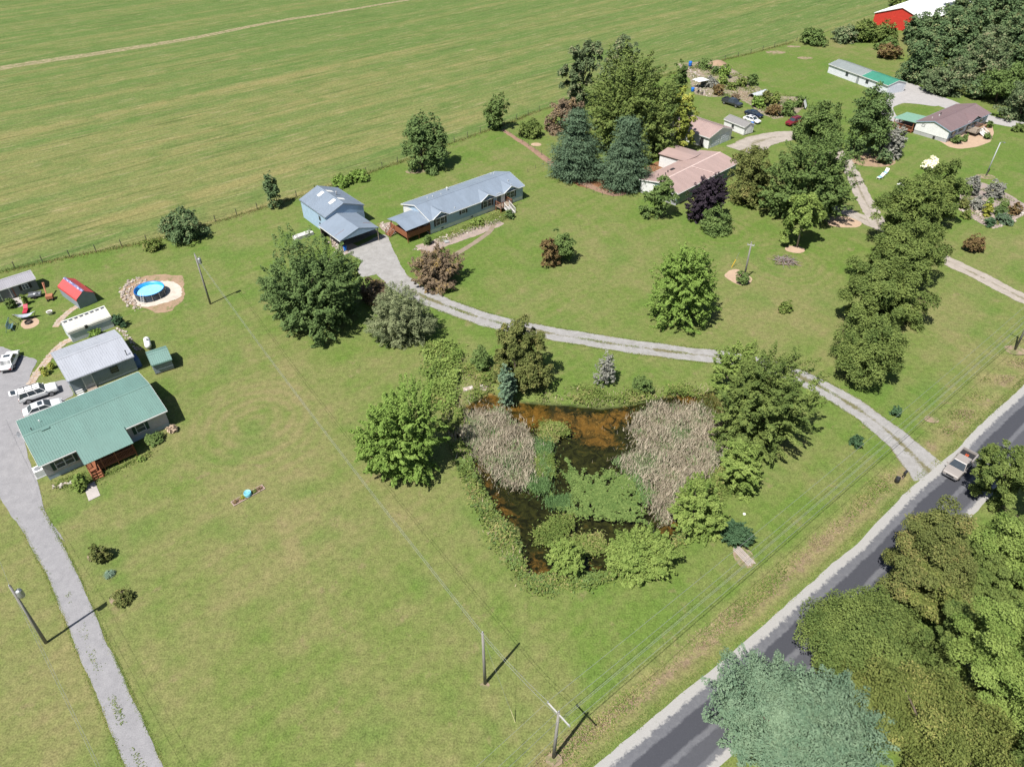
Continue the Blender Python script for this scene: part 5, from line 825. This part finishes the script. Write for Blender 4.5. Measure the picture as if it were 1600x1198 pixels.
_,pD = pole('roadside utility pole with wooden crossarm at bottom edge',(865,1182),(873,1112),8.2,rad(-49),False,1.25); _,pE = pole('meter pole with crossarm in mulch bed on right lawn',(1162,437),(1174,380),7.2,rad(-20),False,.55); _,pF = pole('roadside utility pole with crossarm at right edge',(1586,546),(1603,487),8.0,rad(-49),False,1.1)
r = empty('lamp_pole',at(1540,275),0,'tall pale lamp pole on upper right lawn','lamp post'); MB().tube([(0,0,-.1),(0,0,7.2)],[.12,.08],8).build('shaft',M('pale_pole',(.5,.52,.55)),r,True); MB().tube([(0,0,7.1),(.4,.1,7.25),(.8,.15,7.15)],.04,6).build('arm',GALV,r); MB().cbox((.95,.17,7.1),.4,.2,.14).build('lamp_head',GALV,r); MB().cbox((.13,0,1.2),.12,.25,.9).build('meter_box',BLACKP,r)
def wires(label, pairs, sag=.5, rr=.014):
    r = empty('power_line',pairs[0][0],0,label,'power line')
    for a,b in pairs:
        a = Vector(a)-r.location; b = Vector(b)-r.location; n = 20; MB().tube([a.lerp(b,i/n)-Vector((0,0,sag*4*(i/n)*(1-i/n))) for i in range(n+1)],rr,4,False).build('wire',WIREM,r)
wires('twin wires from lone lawn pole to pole by pool',[(pA[0],pC[0]),(pA[0]-Vector((0,0,.5)),pC[0]-Vector((0,0,.5)))],1.2); wires('twin wires from roadside pole to lone lawn pole',[(pD[0],pA[0]),(pD[1]-Vector((0,0,.9)),pA[0]-Vector((0,0,.5)))],.4)
low = Vector((0,0,1.7)); back = Vector((math.cos(rdir),math.sin(rdir),0))*-60
wires('three wires and low cables along road between the two crossarm poles',[(pD[i],pF[i]) for i in range(3)]+[(pD[1]-low,pF[1]-low),(pD[1]-low*1.25,pF[1]-low*1.25)],1.0); wires('wires running off bottom edge from roadside crossarm pole',[(p,p+back) for p in pD]+[(pD[1]-low,pD[1]-low+back)],.8,.011)
fwd = Vector((math.cos(rdir),math.sin(rdir),0))*70; wires('wires running off right edge from right crossarm pole',[(p,p+fwd) for p in pF],.8,.011)
ddn = (at(250,1240)-at(60,880)).normalized(); wires('two wires along side drive at left edge',[(pB[0],pB[0]+ddn*60),(pB[0]-Vector((0,0,1.4)),pB[0]-Vector((0,0,1.4))+ddn*60),(pB[0],at(2,840,8.5)-ddn*30)],.6,.01)
g0 = at(805,1128); r = empty('guy_wire',g0,0,'thin guy wire from lone lawn pole down to its anchor','guy wire'); MB().tube([(0,0,0),pA[0]-g0-Vector((0,0,.6))],.01,4).build('wire',WIREM,r); MB().tube([(0,0,0),(pA[0]-g0).normalized()*1.4],.03,5).build('guard',M('yellow_guard',(.6,.55,.3)),r)
g0 = at(1143,418); r = empty('guy_wire',g0,0,'yellow-sleeved guy wire beside meter pole','guy wire'); MB().tube([(0,0,0),(1.0,.6,2.6)],.02,4).build('wire',WIREM,r); MB().tube([(0,0,0),(.55,.33,1.4)],.05,5).build('guard',M('yellow_sleeve',(.75,.45,.02)),r)
POSTM = M('steel_post',(.1,.09,.075),(.06,.055,.05),4,.8)
def fence(label, line, step, h, rr=.06, nw=4, m=POSTM):
    r = empty('wire_fence',line[0],0,label,'fence'); pts = []; acc = 0; o = line[0]; pts.append(o)
    for a,b in zip(line,line[1:]):
        L = (b-a).length
        while acc+step <= L: acc += step; pts.append(a.lerp(b,acc/L))
        acc -= L
    me = None
    for p in pts:
        if me is None: q = MB().cyl((0,0,-.05),rr,h+.05,6).build('post',m,r); me = q.data
        else: q = link('post',me,None,r)
        q.location = p-o
    for k in range(nw): MB().tube([p-o+Vector((0,0,h*(.25+.7*k/(nw-1)))) for p in pts],.006,3,False).build('wire',POSTM,r)
fence('wire fence with dark posts along edge of hay field',[at(-20,429)]+fp+[at(905,152)],4.2,1.35,.07); fence('wire fence along far hay field beside vegetable garden',[at(1090,104),at(1180,82),at(1250,63)],6.,1.3,.07,3)
fence('low garden fence along red-brown mulch strip',[at(787,203),at(815,221),at(845,242),at(862,254)],3.,1.1,.04,3); fence('low fence from mulch strip towards blue house',[at(862,254),at(840,262),at(818,272)],2.5,.9,.035,3); fence('short dark fence beside pine needle bed',[at(905,290),at(935,305),at(960,308),at(985,303)],2.2,.8,.035,3)
# ---------------------------------------------------------------- pool and yard things, left cluster
c = at(236.5,461); R_ = 2.25; r = empty('swimming_pool',c,0,'round above-ground pool with dark wall and blue lining on sand','pool'); PB = M('pool_liner',(.03,.3,.72),(.04,.36,.8),2,.4)
def pool_wall():
    k = NT('pool_wall'); v = k.mapv(k.obj(),(3,3,9)); n = k.noise(v,1.5,2,.7); return k.done(k.mix(k.ramp(n,.55,.6),(.025,.035,.05),(.11,.14,.18)),.5)
MB().lathe((0,0,0),[(R_,0),(R_,1.2),(R_-.02,1.22),(R_-.05,1.22),(R_-.05,.05)],40).build('liner',PB,r,True); MB().lathe((0,0,0),[(R_+.012,0.02),(R_+.012,1.18)],40).build('outer_wall',pool_wall(),r,True)
k = NT('pool_water'); k.b.inputs['Coat Weight'].default_value = .3; n = k.noise(k.pos(),2.5,3,.6); k.bump(n,.1,.05); pwm = k.done(k.mix(k.ramp(n,.35,.7),(.2,.52,.66),(.26,.6,.72)),.05,.5); MB().cyl((0,0,.1),R_-.052,.56,40).build('water',pwm,r)
k = MB(); [k.tube([(R_*math.cos(a)*1.02,R_*math.sin(a)*1.02,0),(R_*math.cos(a)*1.02,R_*math.sin(a)*1.02,1.24)],.035,5) for a in np.arange(0,6.28,.524)]; k.build('frame_leg',GALV,r); k = MB(); k.tube([(R_*math.cos(a),R_*math.sin(a),1.23) for a in np.linspace(0,6.2832,41)],.045,6,False); k.build('top_rail',BLUEP,r)
k = MB(); a = rad(-95)
for da in (-.09,.09):
    q = lambda rr,z: ((R_+rr)*math.cos(a+da),(R_+rr)*math.sin(a+da),z); k.tube([q(.55,0),q(.1,1.3),q(-.1,1.55),q(-.3,1.3),q(-.4,.5)],.03,6)
for z in (.35,.65,.95): k.tube([((R_+.55-.36*z)*math.cos(a-.09),(R_+.55-.36*z)*math.sin(a-.09),z),((R_+.55-.36*z)*math.cos(a+.09),(R_+.55-.36*z)*math.sin(a+.09),z)],.03,5)
k.build('ladder',PWHITE,r)
def rocks(name, label, line, n, size, spread, m, seed=1, kind='stuff'):
    rng = np.random.default_rng(seed); k = MB(); L = crom(line,.5)
    for i in range(n):
        p = L[rng.integers(0,len(L))]; s = size*(.5+rng.random()); x,y = p.x+rng.normal(0,spread),p.y+rng.normal(0,spread); a = rng.random()*6.28; V = []
        for z in (-.1,.35,.62):
            for q in range(6): t = a+q*1.047+rng.normal(0,.16); rr = s*(.55 if z<.6 else .36)*(.8+.4*rng.random()); V.append((x+rr*math.cos(t),y+rr*.8*math.sin(t),max(0.,z*s*.8)))
        f = [(5,4,3,2,1,0),(12,13,14,15,16,17)]+[(q+l*6,(q+1)%6+l*6,(q+1)%6+l*6+6,q+l*6+6) for l in (0,1) for q in range(6)]; k.add(V,f)
    o = k.build(name,m,None); return tag(o,label,None,None,kind)
def stone_mat():
    k = NT('field_stone'); n = k.noise(k.pos(),1.9,2,.8); c_ = k.mix(k.ramp(n,.35,.65),(.36,.29,.23),(.2,.175,.16)); return k.done(k.mix(k.ramp(k.noise(k.pos(),3.1,1,.5),.56,.66),c_,(.48,.45,.41)),.9,.2)
STONE = stone_mat()
rocks('rock_border','stone edging on left rim of pool pad',poly_pts([(222,433),(203,442),(192,455),(194,466),(206,475),(218,482)]),95,.34,.28,STONE,1); rocks('rock_border','second ring of stones on left rim of pool pad',poly_pts([(225,440),(208,448),(200,458),(204,468),(212,474)]),60,.3,.2,STONE,2)
rocks('rock_border','stones along wall between workshop and green-roofed house',poly_pts([(128,606),(150,598),(175,587),(205,575)]),90,.3,.2,STONE,3); rocks('rock_border','stones beside workshop right wall',poly_pts([(184,513),(197,523),(206,538),(216,546)]),50,.28,.18,STONE,4)
rocks('rock_border','rubble beside blue garage',poly_pts([(518,366),(525,380),(535,392),(548,398)]),110,.3,.45,STONE,5); rocks('rock_border','rubble between garage and blue house deck',poly_pts([(597,352),(608,357),(616,362)]),80,.3,.45,STONE,6); rocks('rock_border','stones before blue house front bed',poly_pts([(655,388),(700,370),(745,356),(778,343)]),150,.28,.4,STONE,7)
rocks('rock_border','stones edging flower bed on right lawn',poly_pts([(1500,328),(1528,345),(1552,356),(1580,345),(1604,330)]),60,.4,.2,STONE,8); rocks('rock_border','rocks inside flower bed on right lawn',poly_pts([(1505,322),(1525,330),(1545,338)]),30,.5,.6,STONE,9); rocks('rock_border','stones along green-roofed house front bed',poly_pts([(84,760),(105,756),(120,750)]),30,.3,.2,STONE,10); rocks('rock_border','loose stones in vegetable garden',poly_pts([(1065,103),(1085,115),(1090,130),(1105,150)]),70,.5,.9,STONE,12)
FLAG = gravel_mat('flagstone',(.5,.42,.34),(.36,.29,.24))
def flags(label, line, wd, seed):
    rng = np.random.default_rng(seed); k = MB(); L = crom(line,.55)
    for i,p in enumerate(L[:-1]):
        t = (L[i+1]-p).normalized(); nr = Vector((-t.y,t.x,0))
        for s in (-1,1):
            c_ = p+nr*s*wd*.25+Vector((rng.normal(0,.05),rng.normal(0,.05),0)); n = 6; a = rng.random()*6; V = [(c_.x+.32*(.75+.4*rng.random())*math.cos(a+j*1.047),c_.y+.32*(.75+.4*rng.random())*math.sin(a+j*1.047),.03+.02*rng.random()) for j in range(n)]; z = .03+.03*rng.random(); k.add([(x,y,0.) for x,y,_ in V]+[(x,y,z) for x,y,_ in V],[tuple(range(n,2*n))]+[(j,(j+1)%n,n+(j+1)%n,n+j) for j in range(n)])
    tag(k.build('stone_path',FLAG),label,None,None,'stuff'); ribbon('path_base',line,wd*.9,pinkg_m,.014,.12,.3,4,seed,label='sandy bed under flagstones')
flags('flagstone path from red shed past cream shed',poly_pts([(120,479),(108,487),(96,498),(86,511)]),1.1,3); flags('flagstone path from cream shed to parking yard',poly_pts([(112,530),(98,537),(82,552),(68,570),(56,586),(46,604)]),1.2,4)
c = at(231,537,.5); r = empty('propane_tank',(c.x,c.y,0),rad(118),'white propane tank lying beside small green shed','gas tank'); k = MB()
k.tube([(x,0,.72) for x in (-1.25,-1.15,-.9,.9,1.15,1.25)],[.06,.32,.46,.46,.32,.06],16); k.build('tank',PWHITE,r,True); MB().lathe((0,0,1.15),[(.2,0),(.2,.12),(.12,.2),(0,.22)],12).build('dome',GALV,r,True)
for x in (-.7,.7): MB().box(x-.08,-.3,0,x+.08,.3,.36).build('foot',GALV,r)
c = at(45,504.5); r = empty('fire_pit',c,0,'round black fire pit ring on sand','fire pit'); MB().lathe((0,0,0),[(.52,0),(.52,.3),(.46,.32),(.44,.3),(.44,.03)],18).build('ring',M('burnt_steel',(.03,.026,.024)),r,True); MB().cyl((0,0,.0),.44,.06,18).build('ash',M('ash',(.05,.048,.045),(.12,.11,.1)),r); MB().tube([(-.3,-.1,.12),(.3,.12,.16)],.07,6).build('log',BARK,r); MB().tube([(-.2,.2,.14),(.25,-.2,.12)],.06,6).build('log',BARK,r)
c = at(40,495,.4); r = empty('hammock',(c.x,c.y,0),rad(18),'grey hammock slung on steel stand above fire pit','hammock')
rings = [[(x,-w_,z+.12*abs(1)),(x,0,z),(x,w_,z+.12)] for x,w_,z in ((-1.35,.06,1.0),(-.9,.38,.66),(-.3,.5,.5),(.3,.5,.5),(.9,.38,.66),(1.35,.06,1.0))]; k = MB()
for a,b in zip(rings,rings[1:]): k.add(a+b,[(0,1,4,3),(1,2,5,4)])
k.build('cloth',M('grey_canvas',(.4,.44,.5)),r); MB().tube([(-1.6,0,1.15),(-1.2,0,.3),(-.8,0,.05),(.8,0,.05),(1.2,0,.3),(1.6,0,1.15)],.04,6).build('stand',BLACKP,r); k = MB(); [k.tube([(x,-.6,.04),(x,.6,.04)],.04,6) for x in (-.8,.8)]; k.build('stand_foot',BLACKP,r); k = MB(); [k.tube([(s*1.35,0,1.05),(s*1.6,0,1.15)],.02,4) for s in (-1,1)]; k.build('rope',PWHITE,r)
c = at(40,485,.3); r = empty('red_lounger',(c.x,c.y,0),rad(108),'red padded lounger behind hammock','lounger'); REDC = M('red_cushion',(.45,.03,.06)); MB().box(-.9,-.32,.3,.35,.32,.42).build('seat',REDC,r); MB().slab((.35,-.32,.42),(.95,-.32,.85),(.95,.32,.85),(.35,.32,.42),-.1).build('backrest',REDC,r)
for x in (-.8,.3):
    for y in (-.28,.28): MB().cyl((x,y,0),.03,.3,6).build('leg',BLACKP,r)
c = at(17,511,.3); r = empty('garden_glider',(c.x,c.y,0),rad(110),'teal metal glider swing bench left of fire pit','swing bench'); TEAL = M('teal_metal',(.12,.22,.23),(.09,.16,.17),4,.5)
MB().box(-.75,-.3,.42,.75,.3,.48).build('seat',TEAL,r)
for i in range(6): MB().box(-.72+i*.26,.28,.5,-.6+i*.26,.33,1.0).build('slat',TEAL,r)
MB().box(-.78,.27,1.0,.78,.34,1.08).build('top_rail',TEAL,r)
for x in (-.95,.95): MB().tube([(x,-.6,0),(x,0,1.5),(x,.6,0)],.04,6).build('frame_leg',TEAL,r)
MB().tube([(-.95,0,1.5),(.95,0,1.5)],.04,6).build('cross_bar',TEAL,r); k = MB(); [k.tube([(x,y,.45),(x*1.2,0,1.5)],.015,4) for x in (-.75,.75) for y in (-.28,.28)]; k.build('hanger',GALV,r)
c = at(79,491); r = empty('stone_planter',c,0,'white round planter on lawn near hammock','planter'); MB().lathe((0,0,0),[(.25,0),(.34,.1),(.42,.5),(.46,.55),(.38,.55),(.34,.45),(0,.45)],16).build('pot',PWHITE,r,True); MB().cyl((0,0,.4),.34,.06,12).build('soil',BARK,r)
c = at(56,464); r = empty('utility_trailer',c,rad(20),'small grey flatbed trailer before shuttered grey shed','trailer'); GM = M('grey_steel',(.2,.21,.23)); MB().box(-.95,-.55,.38,.95,.55,.46).build('bed',GM,r); k = MB(); k.box(-.95,-.55,.46,.95,-.5,.7).box(-.95,.5,.46,.95,.55,.7).box(.9,-.5,.46,.95,.5,.7); k.build('side_rail',GM,r); MB().tube([(-.95,0,.4),(-1.6,0,.4)],.04,5).build('hitch',GM,r)
for y in (-.65,.65): MB().tube([(0,y-.08,.26),(0,y+.08,.26)],.26,14).build('wheel',TYRE,r)
MB().lathe((.1,0,.46),[(.28,0),(.32,.22),(.24,.3),(0,.32)],12).build('load',GALV,r)
c = at(79,468); r = empty('yard_hoist',c,rad(20),'rust orange wooden box with tall sloping arm right of grey shed','yard equipment'); OW = M('orange_wood',(.42,.17,.09),(.34,.13,.07),4,.7); MB().box(-.45,-.45,.35,.55,.45,.85).build('box',OW,r); MB().slab((-.35,.5,.8),(-.35,.2,.8),(-.5,2.0,2.1),(-.7,2.1,2.1),.1).build('sloping_arm',OW,r); MB().tube([(-.3,.3,.8),(-.6,1.9,2.2)],.09,6).build('boom',OW,r)
for x in (-.35,.45):
    for y in (-.35,.35): MB().cyl((x,y,0),.06,.36,6).build('leg',OW,r)
for x in (-.3,.45): MB().tube([(x-.06,-.5,.2),(x+.06,-.5,.2)],.2,10).build('wheel',TYRE,r)
def dish(label, px, py, z):
    c = at(px,py,z); r = empty('satellite_dish',(c.x,c.y,z-.9),0,label,'satellite dish'); MB().tube([(0,0,0),(0,0,.75),(-.12,-.1,.9)],.03,6).build('mast',GALV,r); o = MB().lathe((0,0,0),[(0,.0),(.15,.02),(.3,.07),(.38,.12)],16).build('dish',GM,r,True); o.location = (-.2,-.18,.9); o.rotation_euler = (rad(50),rad(-40),0); MB().tube([(-.2,-.2,.8),(-.55,-.55,1.1)],.02,5).build('feed_arm',GM,r)
dish('dark satellite dish on left end of green-roofed house',34,677,1.4)
# ---------------------------------------------------------------- barrels and other small things
def barrel(label, px, py, h=.95, m=BLUEP, rr=.3):
    c = at(px,py); r = empty('plastic_barrel',c,0,label,'barrel'); MB().lathe((0,0,0),[(0,0),(rr*.92,0),(rr,.06),(rr,h*.33),(rr*1.05,h*.35),(rr,h*.38),(rr,h*.64),(rr*1.05,h*.66),(rr,h*.69),(rr,h-.05),(rr*.92,h),(rr*.9,h-.03),(0,h-.03)],16).build('drum',m,r,True); MB().cyl((rr*.5,0,h-.04),.05,.05,8).build('bung',BLACKP,r); return r
barrel('blue barrel at carport corner of blue garage',540,392); barrel('blue barrel at left door corner of small white shed',1156,205,1.1,BLUEP,.4); barrel('blue barrel at right door corner of small white shed',1174,198,1.1,BLUEP,.4); barrel('blue barrel at top of vegetable garden',1078,104,1.4,BLUEP,.5); barrel('blue barrel beside white garden canopy',1082,143,1.,BLUEP,.45)
c = at(388,774); r = empty('lawn_bed',c,rad(43),'long narrow wood-edged bed alone on lower left lawn','flower bed'); EW = M('pink_timber',(.45,.35,.3)); k = MB(); k.box(-1.95,-.42,0,1.95,-.34,.12).box(-1.95,.34,0,1.95,.42,.12).box(-1.95,-.34,0,-1.87,.34,.12).box(1.87,-.34,0,1.95,.34,.12); k.build('edging',EW,r); MB().box(-1.87,-.34,0,1.87,.34,.05).build('soil',mulch_m,r)
for i,(x,pl,n) in enumerate(((-1.55,'brown',120),(-.6,'gold',140),(.75,'weed',140),(1.4,'brown',80))):
    rg = np.random.default_rng(60+i); p = rg.normal(0,1,(n,3))*[.17,.14,.1]+[x,0,.2]; link('bed_plant',leaf_mesh('bed_plant',p,np.tile([0,0,1.],(n,1)),.14,.6,rg.random(n),rg),PAL[pl],r)
q = barrel('sky blue half barrel standing in lawn bed',388,774,.6,M('sky_blue_plastic',(.22,.6,.72)),.42)
c = at(474,370); r = empty('white_cold_frame',c,rad(42),'long low white weathered trough above dark maple','cold frame'); WW = M('weathered_white',(.66,.65,.62),(.38,.36,.33),2.2,.8)
for i in range(5): MB().box(-1.8+i*.74,-.6,.5+.02*(i%2),-1.1+i*.74,.6,.58+.02*(i%2)).build('lid_panel',WW,r)
k = MB(); k.box(-1.8,-.6,0,1.9,-.52,.5).box(-1.8,.52,0,1.9,.6,.5).box(-1.8,-.52,0,-1.72,.52,.5).box(1.82,-.52,0,1.9,.52,.5); k.build('side_board',WW,r)
c = at(684,250); r = empty('swing_frame',c,rad(20),'white arched swing frame under round fence tree','swing frame')
for x in (-.8,.8): MB().tube([(x,-.5,0),(x,0,1.9),(x,.5,0)],.045,6).build('frame_leg',GALV,r)
MB().tube([(-.9,0,1.9),(-.4,0,2.1),(.4,0,2.1),(.9,0,1.9)],.05,6).build('top_bar',GALV,r); MB().box(-.6,-.2,.5,.6,.2,.56).build('seat',WOOD,r); k = MB(); [k.tube([(x,0,.55),(x,0,2.0)],.012,4) for x in (-.55,.55)]; k.build('chain',GALV,r)
def lounge(label, px, py, yaw):
    c = at(px,py); r = empty('patio_lounger',c,yaw,label,'lounger',); MB().box(-.9,-.35,.32,.4,.35,.4).build('seat',PWHITE,r); MB().slab((.4,-.35,.4),(1.,-.35,.95),(1.,.35,.95),(.4,.35,.4),-.08).build('backrest',PWHITE,r); MB().box(-.55,-.3,.4,.2,.3,.47).build('cushion',M('sky_cushion',(.25,.5,.72)),r)
    for x in (-.8,.35):
        for y in (-.3,.3): MB().cyl((x,y,0),.035,.33,6).build('leg',PWHITE,r)
lounge('white lounger with blue cushion nearer the tan drive',1375,279,rad(35)); lounge('white lounger with blue cushion nearer the clipped bush',1383,272,rad(50)); 
c = at(1406,291); r = empty('garden_table',c,rad(20),'low white garden table left of topmost row tree','table'); MB().box(-.6,-.4,.42,.6,.4,.48).build('table_top',PWHITE,r); [MB().cyl((x,y,0),.04,.42,6).build('leg',PWHITE,r) for x in (-.5,.5) for y in (-.32,.32)]
c = at(1226,409); rg = random.Random(4); r = empty('brush_pile',c,0,'round pile of cut branches on right lawn','brush pile'); BR = M('cut_branch',(.27,.19,.16),(.17,.12,.11),3,.9); bm_ = [M('grey_branch',(.3,.26,.25),(.2,.18,.17),3,.9),BR]
for i in range(70):
    a = rg.random()*6.28; rr = rg.random()**.5*1.9; x,y = rr*math.cos(a),rr*.9*math.sin(a); z = .12+.75*(1-rr/2.1)*rg.random(); b = a+rg.gauss(0,.7); L = .5+rg.random()*.8; MB().tube([(x-L*math.cos(b),y-L*math.sin(b),max(.04,z-.12)),(x,y,z+.06),(x+L*math.cos(b),y+L*math.sin(b),max(.05,z-.05))],[.05,.04,.02],5).build('branch',bm_[i%2],r)
c = at(1162,869); r = empty('plank_stack',c,rad(118),'weathered planks laid on lawn below dark conifer shrub','planks')
for i in range(5): MB().box(-1.3+.1*(i%3),-.5+i*.2,.0,1.2+.15*(i%2),-.34+i*.2,.07+.02*(i%2)).build('plank',M('pale_plank',(.42,.36,.31),(.3,.26,.23),3,.85),r)
c = at(1410,748); r = empty('mailbox',c,rad(41),'black mailbox on post at mouth of gravel drive','mailbox'); MB().cyl((0,0,0),.05,1.0,6).build('post',WOOD,r); k = MB(); k.loft([[(x,-.14,1.0),(x,.14,1.0),(x,.14,1.18),(x,.08,1.27),(x,-.08,1.27),(x,-.14,1.18)] for x in (-.3,.3)]); k.build('box',BLACKP,r); MB().box(.31,-.12,1.0,.325,.12,1.2).build('door',BLACKP,r)
c = at(1404,752); barrel('black bin lying by mailbox at gravel drive mouth',1401,752,.7,BLACKP,.28)
# garden structures
c = at(1093,137); r = empty('garden_canopy',c,rad(30),'white canopy top over dark chairs in garden','canopy'); MB().loft([[(-1.9,-1.4,2.1),(1.9,-1.4,2.1),(1.9,1.4,2.1),(-1.9,1.4,2.1)],[(-.2,-.2,2.65),(.2,-.2,2.65),(.2,.2,2.65),(-.2,.2,2.65)]]).build('cover',PWHITE,r); [MB().cyl((x,y,0),.04,2.12,6).build('pole',GALV,r) for x in (-1.8,1.8) for y in (-1.3,1.3)]
for i,(x,y,nm) in enumerate(((1090,146,'left'),(1096,148,'right'))):
    c = at(x,y); r = empty('garden_chair',c,rad(200+40*i),'%s of two dark garden chairs before white canopy'%nm,'chair'); MB().box(-.3,-.3,.4,.3,.3,.46).build('seat',BLACKP,r); MB().box(-.3,.26,.46,.3,.32,1.0).build('backrest',BLACKP,r); [MB().cyl((a,b,0),.03,.4,6).build('leg',BLACKP,r) for a in (-.26,.26) for b in (-.26,.26)]
c = at(1185,150); r = empty('hoop_tunnel',c,rad(38),'clear plastic hoop tunnel in garden','greenhouse'); PLS = M('cloudy_plastic',(.55,.58,.58),(.42,.45,.46),3,.3); k = MB(); nn = 9; arc = [(1.1*math.cos(math.pi*i/nn),1.1*math.sin(math.pi*i/nn)) for i in range(nn+1)]
for i in range(nn): k.slab((-3,arc[i][0],arc[i][1]),(3,arc[i][0],arc[i][1]),(3,arc[i+1][0],arc[i+1][1]),(-3,arc[i+1][0],arc[i+1][1]),-.02)
k.build('cover',PLS,r); [MB().tube([(x,1.13*math.cos(math.pi*i/nn),1.13*math.sin(math.pi*i/nn)) for i in range(nn+1)],.03,5).build('hoop',GALV,r) for x in (-3,-1.5,0,1.5,3)]
c = at(1259,171); r = empty('white_board_stand',c,rad(60),'white sheet board leaning on frame by dark trees','board'); MB().slab((-1.,0,.5),(1.,0,.5),(1.,.8,2.2),(-1.,.8,2.2),.05).build('board',PWHITE,r); [MB().tube([(x,1.,0),(x,.8,2.1)],.05,5).build('leg',WOOD,r) for x in (-.9,.9)]
c = at(1122,100); rg = np.random.default_rng(8); k = MB(); rr = [(2.6,0),(2.2,.35),(1.4,.75),(.6,1.0),(0,1.05)]; k.lathe((0,0,0),rr,14); o = k.build('dirt_heap',dirt_m,None,True,None,c); tag(o,'heap of red-brown dirt behind vegetable garden','dirt heap')
c = at(1065,247); r = empty('air_conditioner',c,rad(45),'white air conditioner on ground behind mauve-roofed house','air conditioner'); MB().box(-.6,-.6,.06,.6,.6,1.2).build('cabinet',PWHITE,r); MB().cyl((0,0,1.2),.42,.03,18).build('fan_grille',GALV,r)
for i,(x,y,sx,sy,lb) in enumerate(((731,607,.8,.4,'left flat stone slab at head of pond'),(755,606,.6,.55,'right flat stone slab at head of pond'))):
    c = at(x,y); o = MB().loft([[(-sx,-sy,-.2),(sx*.9,-sy*1.1,-.2),(sx,sy,-.2),(-sx*.8,sy*.9,-.2)],[(-sx*.9,-sy*.9,.1),(sx*.8,-sy,.12),(sx*.95,sy*.9,.1),(-sx*.75,sy*.8,.08)]]).build('stone_slab',STONE,None,False,None,c); o.rotation_euler.z = .4+i; tag(o,lb,'stone')
c = at(1163,803); o = MB().lathe((0,0,0),[(.18,0),(.17,.08),(.1,.14),(0,.15)],7).build('white_stone',PWHITE,None,False,None,c); tag(o,'single white stone on lawn above dark conifer shrub','stone')
k = at(696,377); r = empty('garden_steps',k,rad(118),'three short concrete steps in stony bed before blue house','steps'); [MB().box(-.9+i*.5,-.4,.0,-.55+i*.5,.4,.28-.08*i).build('step',BLOCK,r) for i in range(4)]
